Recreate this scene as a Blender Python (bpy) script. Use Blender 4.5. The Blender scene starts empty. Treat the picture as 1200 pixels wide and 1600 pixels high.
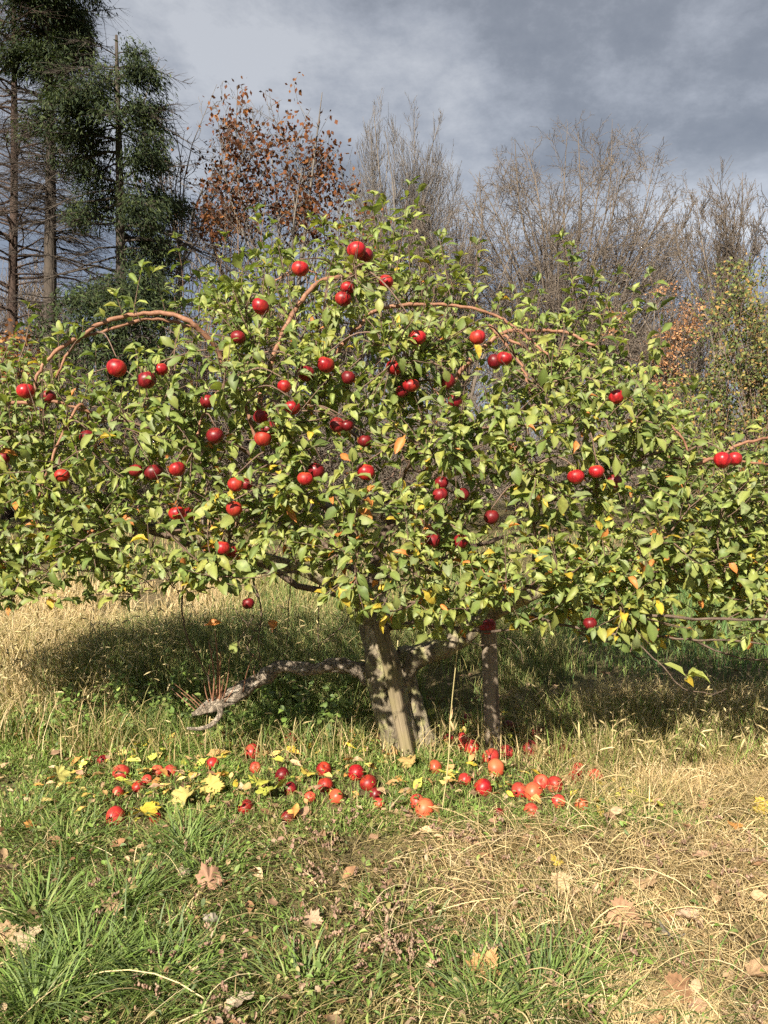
import bpy, math
import numpy as np
from mathutils import Matrix, Vector

R = np.random.default_rng(11)
rad = math.radians
scene = bpy.context.scene
C = scene.collection

# ------------------------------------------------------------------ camera, sky, sun, exposure
PITCH = rad(3.9)
CAM_Z = 1.6
cam_data = bpy.data.cameras.new('camera')
cam = bpy.data.objects.new('camera', cam_data)
C.objects.link(cam)
cam.location = (0, 0, CAM_Z)
cam.rotation_euler = (math.pi / 2 - PITCH, 0, 0)
cam_data.sensor_fit = 'HORIZONTAL'
cam_data.sensor_width = 36.0
cam_data.lens = 36.0
cam_data.clip_start = 0.05
cam_data.clip_end = 2000
scene.camera = cam

SUN_EL, SUN_AZ = 35.0, 23.0          # elevation; degrees left of straight behind the camera
sd = Vector((math.sin(rad(SUN_AZ)) * math.cos(rad(SUN_EL)),
             math.cos(rad(SUN_AZ)) * math.cos(rad(SUN_EL)), -math.sin(rad(SUN_EL))))
SUNV = -np.array(sd)
sun_data = bpy.data.lights.new('sun', 'SUN')
sun_data.energy = 5.0
sun_data.angle = rad(0.53)
sun_data.color = (1.0, 0.915, 0.76)
sun = bpy.data.objects.new('sun', sun_data)
C.objects.link(sun)
sun.rotation_euler = sd.to_track_quat('-Z', 'Y').to_euler()

world = bpy.data.worlds.new('World')
scene.world = world
world.use_nodes = True
wn = world.node_tree
wn.nodes.clear()


def N(nt, typ, **kw):
    n = nt.nodes.new(typ)
    for k, v in kw.items():
        if k.startswith('i_'):
            n.inputs[k[2:].replace('_', ' ')].default_value = v
        else:
            setattr(n, k, v)
    return n


def ramp(nt, fac, stops, interp='LINEAR'):
    n = nt.nodes.new('ShaderNodeValToRGB')
    n.color_ramp.interpolation = interp
    els = n.color_ramp.elements
    while len(els) < len(stops):
        els.new(0.5)
    for e, (p, c) in zip(els, stops):
        e.position = p
        e.color = (*c, 1) if len(c) == 3 else c
    nt.links.new(fac, n.inputs['Fac'])
    return n.outputs['Color']


def mix(nt, fac, a, b, blend='MIX'):
    n = nt.nodes.new('ShaderNodeMix')
    n.data_type = 'RGBA'
    n.blend_type = blend
    for sock, v in ((n.inputs[0], fac), (n.inputs[6], a), (n.inputs[7], b)):
        if hasattr(v, 'is_output'):
            nt.links.new(v, sock)
        else:
            sock.default_value = v if not isinstance(v, tuple) or len(v) == 4 else (*v, 1)
    return n.outputs[2]


def math_n(nt, op, a, b=None):
    n = nt.nodes.new('ShaderNodeMath')
    n.operation = op
    for i, v in enumerate((a, b)):
        if v is None:
            continue
        if hasattr(v, 'is_output'):
            nt.links.new(v, n.inputs[i])
        else:
            n.inputs[i].default_value = v
    return n.outputs[0]


# stormy cloud deck: noise on a flat layer overhead, breaks low down where paler cloud and blue show
tc = N(wn, 'ShaderNodeTexCoord')
sep = N(wn, 'ShaderNodeSeparateXYZ')
wn.links.new(tc.outputs['Generated'], sep.inputs[0])
zz = math_n(wn, 'MAXIMUM', math_n(wn, 'ADD', sep.outputs['Z'], 0.34), 0.08)
px = math_n(wn, 'DIVIDE', sep.outputs['X'], zz)
py = math_n(wn, 'DIVIDE', sep.outputs['Y'], zz)
comb = N(wn, 'ShaderNodeCombineXYZ')
wn.links.new(px, comb.inputs[0])
wn.links.new(py, comb.inputs[1])
comb.inputs[2].default_value = 5.7
n1 = N(wn, 'ShaderNodeTexNoise', i_Scale=2.1, i_Detail=10.0, i_Roughness=0.66, i_Distortion=0.12)
wn.links.new(comb.outputs[0], n1.inputs['Vector'])
deck = ramp(wn, n1.outputs['Fac'], [(0.32, (0.108, 0.116, 0.134)), (0.45, (0.148, 0.157, 0.176)),
                                    (0.54, (0.215, 0.226, 0.25)), (0.66, (0.315, 0.324, 0.342))])
n2 = N(wn, 'ShaderNodeTexNoise', i_Scale=2.6, i_Detail=6.0, i_Roughness=0.55)
mp2 = N(wn, 'ShaderNodeMapping')
mp2.inputs['Scale'].default_value = (1, 1, 3.2)
mp2.inputs['Location'].default_value = (0.4, 0.1, 0.3)
wn.links.new(tc.outputs['Generated'], mp2.inputs['Vector'])
wn.links.new(mp2.outputs[0], n2.inputs['Vector'])
lowc = ramp(wn, n2.outputs['Fac'], [(0.40, (0.13, 0.155, 0.21)), (0.54, (0.21, 0.24, 0.30)), (0.64, (0.66, 0.68, 0.71))])
low_mask = ramp(wn, sep.outputs['Z'], [(0.16, (1, 1, 1)), (0.34, (0, 0, 0))])
low_w = math_n(wn, 'MULTIPLY', low_mask, 0.92)
cloud = mix(wn, low_w, deck, lowc)
sky = N(wn, 'ShaderNodeTexSky', sky_type='NISHITA', sun_disc=False)
sky.sun_elevation = rad(SUN_EL)
sky.sun_rotation = math.atan2(SUNV[0], SUNV[1])
sky.air_density = 1.0
skys = mix(wn, 1.0, sky.outputs['Color'], (0.10, 0.10, 0.10), 'MULTIPLY')
total = mix(wn, 0.88, skys, cloud)
bg = N(wn, 'ShaderNodeBackground', i_Strength=0.76)
wn.links.new(total, bg.inputs['Color'])
wo = N(wn, 'ShaderNodeOutputWorld')
wn.links.new(bg.outputs[0], wo.inputs['Surface'])

scene.view_settings.view_transform = 'Standard'
scene.view_settings.look = 'None'
scene.view_settings.exposure = 1.28
scene.view_settings.gamma = 1.0
scene.view_settings.use_curve_mapping = False
scene.render.engine = 'CYCLES'
scene.cycles.max_bounces = 4
scene.cycles.diffuse_bounces = 2
scene.cycles.transmission_bounces = 2
scene.cycles.use_denoising = False
scene.cycles.use_adaptive_sampling = True
scene.cycles.adaptive_threshold = 0.04
scene.cycles.debug_use_spatial_splits = True

# ------------------------------------------------------------------ geometry helpers
FWD = np.array([0, math.cos(PITCH), -math.sin(PITCH)])
UP = np.array([0, math.sin(PITCH), math.cos(PITCH)])


def ray(u, v):
    return FWD + (u - 600) / 1200 * np.array([1, 0, 0]) + (800 - v) / 1200 * UP


def at(u, v, Y):
    d = ray(u, v)
    return np.array([0, 0, CAM_Z]) + d * (Y / d[1])


def ground(u, v, z=0.0):
    d = ray(u, v)
    return np.array([0, 0, CAM_Z]) + d * ((z - CAM_Z) / d[2])


def project(P):
    Q = np.atleast_2d(P) - np.array([0, 0, CAM_Z])
    dep = Q @ FWD
    return 600 + 1200 * Q[:, 0] / dep, 800 - 1200 * (Q @ UP) / dep, dep


_lat = R.random((256, 256))


def vnoise(x, y, s=1.0):
    x = np.asarray(x, float) * s + 50.3
    y = np.asarray(y, float) * s + 71.7
    i = np.floor(x).astype(int); j = np.floor(y).astype(int)
    fx = x - i; fy = y - j
    fx = fx * fx * (3 - 2 * fx); fy = fy * fy * (3 - 2 * fy)
    g = lambda a, b: _lat[a % 256, b % 256]
    return (g(i, j) * (1 - fx) + g(i + 1, j) * fx) * (1 - fy) + (g(i, j + 1) * (1 - fx) + g(i + 1, j + 1) * fx) * fy


def fbm(x, y, s):
    return (vnoise(x, y, s) * 0.55 + vnoise(x, y, s * 2.1) * 0.3 + vnoise(x, y, s * 4.3) * 0.15)


def gh(x, y):
    x = np.asarray(x, float); y = np.asarray(y, float)
    return (fbm(x, y, 1.1) - 0.5) * 0.07 * np.clip(1.3 - np.abs(y) / 60, 0, 1)


def norm(a):
    a = np.asarray(a, float)
    return a / np.maximum(np.linalg.norm(a, axis=-1, keepdims=True), 1e-9)


def smooth01(x, a, b):
    t = np.clip((np.asarray(x, float) - a) / (b - a), 0, 1)
    return t * t * (3 - 2 * t)


def make_mesh(name, V, faces, mat=None, col=None, smooth=True):
    """faces: list of int arrays, each (n,3) or (n,4)"""
    me = bpy.data.meshes.new(name)
    V = np.asarray(V, np.float32)
    faces = [np.asarray(f, np.int32) for f in faces if f is not None and len(f)]
    loops = np.concatenate([f.ravel() for f in faces])
    sizes = np.concatenate([np.full(len(f), f.shape[1], np.int32) for f in faces])
    starts = np.concatenate([[0], np.cumsum(sizes)[:-1]]).astype(np.int32)
    me.vertices.add(len(V)); me.vertices.foreach_set('co', V.ravel())
    me.loops.add(len(loops)); me.loops.foreach_set('vertex_index', loops)
    me.polygons.add(len(sizes)); me.polygons.foreach_set('loop_start', starts)
    try:
        me.polygons.foreach_set('loop_total', sizes)
    except Exception:
        pass
    me.polygons.foreach_set('use_smooth', np.full(len(sizes), smooth))
    if col is not None:
        a = me.color_attributes.new('col', 'FLOAT_COLOR', 'POINT')
        c4 = np.ones((len(V), 4), np.float32); c4[:, :3] = col
        a.data.foreach_set('color', c4.ravel())
    if mat is not None:
        me.materials.append(mat)
    me.update(calc_edges=True)
    me.validate()
    return me


def add(name, me, parent=None, loc=(0, 0, 0), label=None, cat=None, group=None, kind=None):
    o = bpy.data.objects.new(name, me)
    C.objects.link(o)
    o.location = loc
    if parent is not None:
        o.parent = parent
    tag(o, label, cat, group, kind)
    return o


def tag(o, label=None, cat=None, group=None, kind=None):
    if label: o['label'] = label
    if cat: o['category'] = cat
    if group: o['group'] = group
    if kind: o['kind'] = kind
    return o


def thing(name, loc, label, cat, group=None):
    return add(name, None, None, tuple(loc), label, cat, group)


def part(name, V, faces, mat, parent, col=None, smooth=True, kind=None, label=None):
    base = np.array(parent.location)
    return add(name, make_mesh(name, np.asarray(V) - base, faces, mat, col, smooth), parent, kind=kind, label=label)


class Bag:
    def __init__(s):
        s.V, s.F, s.C, s.n = [], [], [], 0

    def put(s, V, faces, col=None):
        V = np.asarray(V, float)
        s.V.append(V)
        for f in faces:
            s.F.append(np.asarray(f, int) + s.n)
        if col is not None:
            col = np.asarray(col, float)
            s.C.append(np.broadcast_to(col, (len(V), 3)))
        s.n += len(V)

    def out(s):
        tris = [f for f in s.F if f.shape[1] == 3]
        quads = [f for f in s.F if f.shape[1] == 4]
        fs = ([np.concatenate(tris)] if tris else []) + ([np.concatenate(quads)] if quads else [])
        return np.concatenate(s.V), fs, (np.concatenate(s.C) if s.C else None)


def spline(pts, n):
    """Catmull-Rom through pts (k,d) -> n samples"""
    P = np.asarray(pts, float)
    P = np.vstack([2 * P[0] - P[1], P, 2 * P[-1] - P[-2]])
    k = len(P) - 3
    t = np.linspace(0, k - 1e-6, n)
    i = t.astype(int); f = (t - i)[:, None]
    a, b, c, d = P[i], P[i + 1], P[i + 2], P[i + 3]
    return 0.5 * (2 * b + (c - a) * f + (2 * a - 5 * b + 4 * c - d) * f ** 2 + (3 * b - a - 3 * c + d) * f ** 3)


def sweep(pts, radii, sides=8, rough=0.0, freq=3.0, cap=True, seed=0):
    P = np.asarray(pts, float); n = len(P)
    r = np.broadcast_to(np.asarray(radii, float), (n,))
    T = norm(np.gradient(P, axis=0))
    a = norm(np.cross(T[0], [0.31, 0.2, 0.93] if abs(T[0][2]) < 0.8 else [0.93, 0.3, 0.1]))
    V = []
    ang = np.linspace(0, 2 * math.pi, sides, endpoint=False)
    L = np.concatenate([[0], np.cumsum(np.linalg.norm(np.diff(P, axis=0), axis=1))])
    for i in range(n):
        a = norm(a - T[i] * np.dot(a, T[i])); b = np.cross(T[i], a)
        rr = np.full(sides, r[i])
        if rough:
            rr = rr * (1 + rough * (2 * vnoise(np.cos(ang) * 1.6 + seed * 7.7, np.sin(ang) * 1.6 + L[i] * freq, 1.0) - 1)
                       + rough * 0.6 * (2 * vnoise(ang * 2.2 + seed, np.full(sides, L[i] * freq * 2.7)) - 1) * np.abs(np.sin(ang / 2)))
        V.append(P[i] + rr[:, None] * (np.cos(ang)[:, None] * a + np.sin(ang)[:, None] * b))
    V = np.concatenate(V)
    i = np.arange(n - 1)[:, None] * sides; j = np.arange(sides)[None]; k = (j + 1) % sides
    Q = np.stack([i + j, i + k, i + sides + k, i + sides + j], -1).reshape(-1, 4)
    T3 = []
    if cap:
        V = np.vstack([V, P[0], P[-1]])
        c0, c1 = n * sides, n * sides + 1
        j = np.arange(sides); k = (j + 1) % sides
        T3 = [np.stack([np.full(sides, c0), k, j], -1), np.stack([np.full(sides, c1), (n - 1) * sides + j, (n - 1) * sides + k], -1)]
    return V, [Q] + T3


def grow(root, A, D, dk, trop=(0, 0, 0.08), iters=160, jit=0.12, maxn=9000, rng=R):
    """space colonisation: returns nodes, parents"""
    Nn = [np.asarray(p, float) for p in root]
    par = [-1] + list(range(len(Nn) - 1))
    Nn = np.array(Nn); par = np.array(par)
    A = np.asarray(A, float)
    near = np.zeros(len(A), int); nd = np.full(len(A), 1e9)
    new0 = 0
    nk = np.zeros(len(Nn), int)
    for it in range(iters):
        X = Nn[new0:]
        d = np.linalg.norm(A[:, None] - X[None], axis=2) if len(A) * len(X) < 6e6 else None
        if d is None:
            jmin = np.zeros(len(A), int); dmin = np.full(len(A), 1e9)
            for s in range(0, len(X), 400):
                dd = np.linalg.norm(A[:, None] - X[None, s:s + 400], axis=2)
                q = dd.argmin(1); m = dd[np.arange(len(A)), q]
                b = m < dmin; dmin[b] = m[b]; jmin[b] = q[b] + s
        else:
            jmin = d.argmin(1); dmin = d[np.arange(len(A)), jmin]
        b = dmin < nd
        nd[b] = dmin[b]; near[b] = jmin[b] + new0
        keep = nd > dk
        A, near, nd = A[keep], near[keep], nd[keep]
        if not len(A) or len(Nn) > maxn:
            break
        full = nk[near] >= 3
        A, near, nd = A[~full], near[~full], nd[~full]
        if not len(A):
            break
        acc = np.zeros_like(Nn)
        np.add.at(acc, near, norm(A - Nn[near]))
        idx = np.unique(near)
        dirs = norm(norm(acc[idx]) + np.array(trop) + rng.normal(0, jit, (len(idx), 3)))
        new0 = len(Nn)
        Nn = np.vstack([Nn, Nn[idx] + dirs * D])
        par = np.concatenate([par, idx])
        nk[idx] += 1
        nk = np.concatenate([nk, np.zeros(len(idx), int)])
    return Nn, par


def radii(par, tip, p=2.3, rmax=None):
    n = len(par)
    s = np.zeros(n)
    kids = np.zeros(n, int)
    for i in range(n - 1, -1, -1):
        if s[i] == 0:
            s[i] = tip ** p
        if par[i] >= 0:
            s[par[i]] += s[i]
            kids[par[i]] += 1
    r = s ** (1 / p)
    if rmax:
        r = r * min(1.0, rmax / r[0]) ** (np.log(np.maximum(r / tip, 1)) / np.log(r[0] / tip))
    return r, kids


def tree_tubes(Nn, par, r, sides, mask):
    n = len(Nn)
    e = np.where((par >= 0) & mask)[0]
    if not len(e):
        return None
    ed = np.zeros((n, 3))
    has = par >= 0
    ed[has] = norm(Nn[has] - Nn[par[has]])
    main = np.full(n, -1)
    order = np.argsort(r)
    for i in order:
        if par[i] >= 0:
            main[par[i]] = i
    nd = ed.copy()
    m = main >= 0
    nd[m] = norm(ed[m] + ed[main[m]])
    nd[~has] = ed[np.maximum(main[~has], 0)]
    p = par[e]
    ismain = main[p] == e
    sd_ = np.where(ismain[:, None], nd[p], ed[e])
    sr = np.where(ismain, r[p], np.minimum(r[p], r[e] * 1.25))
    ref = np.array([0.83, 0.47, 0.29])

    def ring(c, d, rr):
        a = norm(np.cross(d, ref)); b = np.cross(d, a)
        ang = np.linspace(0, 2 * math.pi, sides, endpoint=False)
        return c[:, None] + rr[:, None, None] * (np.cos(ang)[None, :, None] * a[:, None] + np.sin(ang)[None, :, None] * b[:, None])
    A0 = ring(Nn[p], sd_, sr); A1 = ring(Nn[e], nd[e], r[e])
    V = np.concatenate([A0, A1], 1).reshape(-1, 3)
    b = np.arange(len(e))[:, None] * (2 * sides); j = np.arange(sides)[None]; k = (j + 1) % sides
    Q = np.stack([b + j, b + k, b + sides + k, b + sides + j], -1).reshape(-1, 4)
    return V, [Q]


def twigs(P, d, L, r, sides=3):
    """straight two-segment tapering twigs from points P along d (vectorised)"""
    n = len(P)
    d = norm(d)
    mid = P + d * (L * 0.5)[:, None] + R.normal(0, 1, (n, 3)) * (L * 0.05)[:, None]
    end = P + d * L[:, None] + R.normal(0, 1, (n, 3)) * (L * 0.12)[:, None]
    a = norm(np.cross(d, [0.83, 0.47, 0.29])); b = np.cross(d, a)
    ang = np.linspace(0, 2 * math.pi, sides, endpoint=False)
    off = np.cos(ang)[None, :, None] * a[:, None] + np.sin(ang)[None, :, None] * b[:, None]
    r = np.broadcast_to(r, (n,))
    V = np.concatenate([P[:, None] + off * r[:, None, None], mid[:, None] + off * (r * .7)[:, None, None],
                        end[:, None] + off * (r * .3)[:, None, None]], 1).reshape(-1, 3)
    bi = np.arange(n)[:, None] * 3 * sides; j = np.arange(sides)[None]; k = (j + 1) % sides
    Q = np.concatenate([np.stack([bi + j, bi + k, bi + sides + k, bi + sides + j], -1).reshape(-1, 4),
                        np.stack([bi + sides + j, bi + sides + k, bi + 2 * sides + k, bi + 2 * sides + j], -1).reshape(-1, 4)])
    return V, [Q], end


LT = np.array([-0.2, 0.04, 0.24, 0.50, 0.80, 1.0])
LW = np.array([0.013, 0.07, 0.225, 0.255, 0.145, 0.0])


def leaf_batch(P, d, n, size, curl, fold, width=1.0, stations=None):
    """curved folded leaves: P base, d axis, n normal, size length"""
    T, W = (LT, LW) if stations is None else stations
    m, k = len(P), len(T)
    d = norm(d)
    s = norm(np.cross(d, n)); n = np.cross(s, d)
    width = np.broadcast_to(width, (m,))
    curl = np.broadcast_to(curl, (m,)); fold = np.broadcast_to(fold, (m,)); size = np.broadcast_to(size, (m,))
    ph = R.random(m) * 6.28
    tt = np.maximum(T, 0)
    along = T[None] - 0.25 * np.abs(curl)[:, None] * tt[None] ** 2.5
    h0 = -curl[:, None] * tt[None] ** 2 * 0.6
    V = np.empty((m, k, 3, 3))
    for q, sg in enumerate((-1, 0, 1)):
        wav = 0.05 * np.sin(ph[:, None] + 9 * T[None] + sg) * (abs(sg)) * (W[None] > .1)
        hh = h0 + abs(sg) * fold[:, None] * W[None] + wav
        ac = sg * W[None] * width[:, None] * np.cos(fold * 0.8)[:, None]
        V[:, :, q] = P[:, None] + size[:, None, None] * (along[..., None] * d[:, None] + ac[..., None] * s[:, None] + hh[..., None] * n[:, None])
    V = V.reshape(-1, 3)
    b = (np.arange(m) * k * 3)[:, None, None]
    i = np.arange(k - 1)[None, :, None] * 3; q = np.arange(2)[None, None]
    Q = np.stack([b + i + q, b + i + q + 1, b + i + 3 + q + 1, b + i + 3 + q], -1).reshape(-1, 4)
    return V, [Q], k * 3


def blades(x, y, z, h, w, az, lean, seg=3):
    """upright curved grass ribbons"""
    n = len(x)
    t = np.linspace(0, 1, seg + 1)
    lean = np.broadcast_to(lean, (n,))
    dx, dy = np.cos(az), np.sin(az)
    rot = az + math.pi / 2 + R.normal(0, 0.5, n)
    sx, sy = np.cos(rot), np.sin(rot)
    V = np.empty((n, seg * 2 + 1, 3))
    for i, ti in enumerate(t):
        hor = h * lean * ti ** 1.8
        ver = h * ti * (1 - 0.42 * np.minimum(lean, 2.0) * ti ** 1.3)
        cx, cy, cz = x + dx * hor, y + dy * hor, z + np.maximum(ver, -0.01)
        ww = w * (1 - ti) ** 0.6 * (0.75 + 0.5 * ti)
        if i < seg:
            V[:, 2 * i] = np.stack([cx - sx * ww, cy - sy * ww, cz], -1)
            V[:, 2 * i + 1] = np.stack([cx + sx * ww, cy + sy * ww, cz], -1)
        else:
            V[:, 2 * i] = np.stack([cx, cy, cz], -1)
    m = seg * 2 + 1
    b = (np.arange(n) * m)[:, None]
    Q = np.concatenate([np.concatenate([b + 2 * i, b + 2 * i + 1, b + 2 * i + 3, b + 2 * i + 2], 1) for i in range(seg - 1)]) if seg > 1 else None
    T3 = np.concatenate([b + 2 * seg - 2, b + 2 * seg - 1, b + 2 * seg], 1)
    tip = V[:, -1]
    return V.reshape(-1, 3), [f for f in (Q, T3) if f is not None], m, tip


# ------------------------------------------------------------------ materials
def mat_new(name):
    m = bpy.data.materials.new(name)
    m.use_nodes = True
    nt = m.node_tree
    nt.nodes.clear()
    out = N(nt, 'ShaderNodeOutputMaterial')
    return m, nt, out


def mat_attr(name, rough=0.6, spec=0.3, trans=0.25, vary=0.25, nscale=30.0, tcol=(1.15, 1.2, 0.55), spots=0.0):
    """material whose colour is stored per leaf / blade in the mesh"""
    m, nt, out = mat_new(name)
    at_ = N(nt, 'ShaderNodeAttribute', attribute_name='col')
    tcn = N(nt, 'ShaderNodeTexCoord')
    nz = N(nt, 'ShaderNodeTexNoise', i_Scale=nscale, i_Detail=3.0)
    nt.links.new(tcn.outputs['Object'], nz.inputs['Vector'])
    v = ramp(nt, nz.outputs['Fac'], [(0.3, (1 - vary,) * 3), (0.7, (1 + vary,) * 3)])
    c = mix(nt, 1.0, at_.outputs['Color'], v, 'MULTIPLY')
    if spots:
        sn = N(nt, 'ShaderNodeTexNoise', i_Scale=nscale * 2.2, i_Detail=2.0)
        nt.links.new(tcn.outputs['Object'], sn.inputs['Vector'])
        c = mix(nt, ramp(nt, sn.outputs['Fac'], [(0.63, (0, 0, 0)), (0.70, (spots,) * 3)]), c, (0.16, 0.09, 0.03))
    p = N(nt, 'ShaderNodeBsdfPrincipled', i_Roughness=rough)
    p.inputs['Specular IOR Level'].default_value = spec
    nt.links.new(c, p.inputs['Base Color'])
    if trans:
        t = N(nt, 'ShaderNodeBsdfTranslucent')
        nt.links.new(mix(nt, 1.0, c, tcol, 'MULTIPLY'), t.inputs['Color'])
        ms = N(nt, 'ShaderNodeMixShader', i_Fac=trans)
        nt.links.new(p.outputs[0], ms.inputs[1])
        nt.links.new(t.outputs[0], ms.inputs[2])
        nt.links.new(ms.outputs[0], out.inputs['Surface'])
    else:
        nt.links.new(p.outputs[0], out.inputs['Surface'])
    return m


def mat_bark(name, stops, scale=6.0, zs=0.25, bump=0.6, lichen=None, rough=0.85):
    m, nt, out = mat_new(name)
    tcn = N(nt, 'ShaderNodeTexCoord')
    mp = N(nt, 'ShaderNodeMapping')
    mp.inputs['Scale'].default_value = (1, 1, zs)
    nt.links.new(tcn.outputs['Object'], mp.inputs['Vector'])
    nz = N(nt, 'ShaderNodeTexNoise', i_Scale=scale, i_Detail=8.0, i_Roughness=0.65, i_Distortion=0.4)
    nt.links.new(mp.outputs[0], nz.inputs['Vector'])
    c = ramp(nt, nz.outputs['Fac'], stops)
    vo = N(nt, 'ShaderNodeTexVoronoi', i_Scale=scale * 2.6, feature='DISTANCE_TO_EDGE')
    wob = mix(nt, 0.12, mp.outputs[0], nz.outputs['Color'], 'ADD')
    nt.links.new(wob, vo.inputs['Vector'])
    crack = ramp(nt, vo.outputs['Distance'], [(0.0, (0.35,) * 3), (0.12, (1.0,) * 3)])
    c = mix(nt, 0.3, c, crack, 'MULTIPLY')
    if lichen:
        n3 = N(nt, 'ShaderNodeTexNoise', i_Scale=scale * 1.3, i_Detail=5.0)
        nt.links.new(tcn.outputs['Object'], n3.inputs['Vector'])
        f = ramp(nt, n3.outputs['Fac'], [(0.48, (0, 0, 0)), (0.6, (1, 1, 1))])
        c = mix(nt, f, c, lichen)
    p = N(nt, 'ShaderNodeBsdfPrincipled', i_Roughness=rough)
    p.inputs['Specular IOR Level'].default_value = 0.2
    nt.links.new(c, p.inputs['Base Color'])
    bp = N(nt, 'ShaderNodeBump', i_Strength=bump, i_Distance=0.02)
    hsum = math_n(nt, 'ADD', nz.outputs['Fac'], crack)
    nt.links.new(hsum, bp.inputs['Height'])
    nt.links.new(bp.outputs[0], p.inputs['Normal'])
    nt.links.new(p.outputs[0], out.inputs['Surface'])
    return m


def mat_apple(name, deep, red, yellow, amount):
    m, nt, out = mat_new(name)
    tcn = N(nt, 'ShaderNodeTexCoord')
    oi = N(nt, 'ShaderNodeObjectInfo')
    mp = N(nt, 'ShaderNodeMapping')
    mp.inputs['Scale'].default_value = (60, 60, 7)
    nt.links.new(tcn.outputs['Object'], mp.inputs['Vector'])
    st = N(nt, 'ShaderNodeTexNoise', i_Scale=1.0, i_Detail=4.0)
    nt.links.new(mp.outputs[0], st.inputs['Vector'])
    c = ramp(nt, st.outputs['Fac'], [(0.35, deep), (0.68, red)])
    big = N(nt, 'ShaderNodeTexNoise', i_Scale=14.0, i_Detail=2.0, noise_dimensions='4D')
    nt.links.new(tcn.outputs['Object'], big.inputs['Vector'])
    nt.links.new(math_n(nt, 'MULTIPLY', oi.outputs['Random'], 37.0), big.inputs['W'])
    f = ramp(nt, big.outputs['Fac'], [(0.50, (0, 0, 0)), (0.74, (amount,) * 3)])
    c = mix(nt, f, c, yellow)
    sz = N(nt, 'ShaderNodeSeparateXYZ')
    nt.links.new(tcn.outputs['Object'], sz.inputs[0])
    zf = math_n(nt, 'ADD', math_n(nt, 'MULTIPLY', sz.outputs['Z'], 14.0), math_n(nt, 'MULTIPLY', st.outputs['Fac'], 0.55))
    neck = ramp(nt, zf, [(0.6, (0, 0, 0)), (0.85, (0.35,) * 3)])
    c = mix(nt, neck, c, yellow)
    bru = N(nt, 'ShaderNodeTexNoise', i_Scale=22.0, i_Detail=2.0, noise_dimensions='4D')
    nt.links.new(tcn.outputs['Object'], bru.inputs['Vector'])
    nt.links.new(math_n(nt, 'MULTIPLY', oi.outputs['Random'], 91.0), bru.inputs['W'])
    c = mix(nt, ramp(nt, bru.outputs['Fac'], [(0.68, (0, 0, 0)), (0.74, (0.7,) * 3)]), c, (0.13, 0.045, 0.02))
    vo = N(nt, 'ShaderNodeTexVoronoi', i_Scale=170.0)
    nt.links.new(tcn.outputs['Object'], vo.inputs['Vector'])
    dots = ramp(nt, vo.outputs['Distance'], [(0.10, (0.5,) * 3), (0.2, (0, 0, 0))])
    c = mix(nt, dots, c, (0.45, 0.22, 0.12))
    hv = N(nt, 'ShaderNodeHueSaturation')
    nt.links.new(c, hv.inputs['Color'])
    nt.links.new(math_n(nt, 'ADD', math_n(nt, 'MULTIPLY', oi.outputs['Random'], 0.5), 0.75), hv.inputs['Value'])
    p = N(nt, 'ShaderNodeBsdfPrincipled', i_Roughness=0.3)
    p.inputs['Specular IOR Level'].default_value = 0.38
    rn = ramp(nt, big.outputs['Fac'], [(0.3, (0.33,) * 3), (0.75, (0.55,) * 3)])
    nt.links.new(rn, p.inputs['Roughness'])
    nt.links.new(hv.outputs[0], p.inputs['Base Color'])
    nt.links.new(p.outputs[0], out.inputs['Surface'])
    return m


def mat_wood(name, lo, hi, moss):
    m, nt, out = mat_new(name)
    tcn = N(nt, 'ShaderNodeTexCoord')
    mp = N(nt, 'ShaderNodeMapping')
    mp.inputs['Scale'].default_value = (70, 70, 2.6)
    nt.links.new(tcn.outputs['Object'], mp.inputs['Vector'])
    nz = N(nt, 'ShaderNodeTexNoise', i_Scale=1.0, i_Detail=6.0, i_Distortion=0.5)
    nt.links.new(mp.outputs[0], nz.inputs['Vector'])
    c = ramp(nt, nz.outputs['Fac'], [(0.28, lo), (0.5, tuple(0.6 * a + 0.4 * b for a, b in zip(hi, lo))), (0.72, hi)])
    n2 = N(nt, 'ShaderNodeTexNoise', i_Scale=7.0, i_Detail=5.0)
    nt.links.new(tcn.outputs['Object'], n2.inputs['Vector'])
    f = ramp(nt, n2.outputs['Fac'], [(0.45, (0, 0, 0)), (0.65, (0.7,) * 3)])
    c = mix(nt, f, c, moss)
    p = N(nt, 'ShaderNodeBsdfPrincipled', i_Roughness=0.85)
    p.inputs['Specular IOR Level'].default_value = 0.2
    nt.links.new(c, p.inputs['Base Color'])
    bp = N(nt, 'ShaderNodeBump', i_Strength=0.7, i_Distance=0.008)
    nt.links.new(nz.outputs['Fac'], bp.inputs['Height'])
    nt.links.new(bp.outputs[0], p.inputs['Normal'])
    nt.links.new(p.outputs[0], out.inputs['Surface'])
    return m


M_leaf = mat_attr('apple_leaf', rough=0.5, spec=0.35, trans=0.34, vary=0.28, nscale=70, spots=0.6)
M_dry = mat_attr('dry_leaf', rough=0.75, spec=0.2, trans=0.15, vary=0.3, nscale=40, tcol=(1.1, 0.9, 0.6))
M_grass = mat_attr('grass_blade', rough=0.55, spec=0.3, trans=0.28, vary=0.15, nscale=8)
M_bgleaf = mat_attr('far_leaf', rough=0.7, spec=0.2, trans=0.2, vary=0.2, nscale=1.5)
M_bark = mat_bark('apple_bark', [(0.3, (0.085, 0.066, 0.047)), (0.52, (0.20, 0.165, 0.115)), (0.72, (0.34, 0.285, 0.205))],
                  scale=13, zs=0.3, bump=0.6, lichen=(0.28, 0.26, 0.13))
M_limb = mat_bark('old_limb_bark', [(0.3, (0.10, 0.08, 0.06)), (0.5, (0.26, 0.21, 0.16)), (0.72, (0.50, 0.44, 0.36))], scale=16, zs=1.0, bump=0.8)
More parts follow.
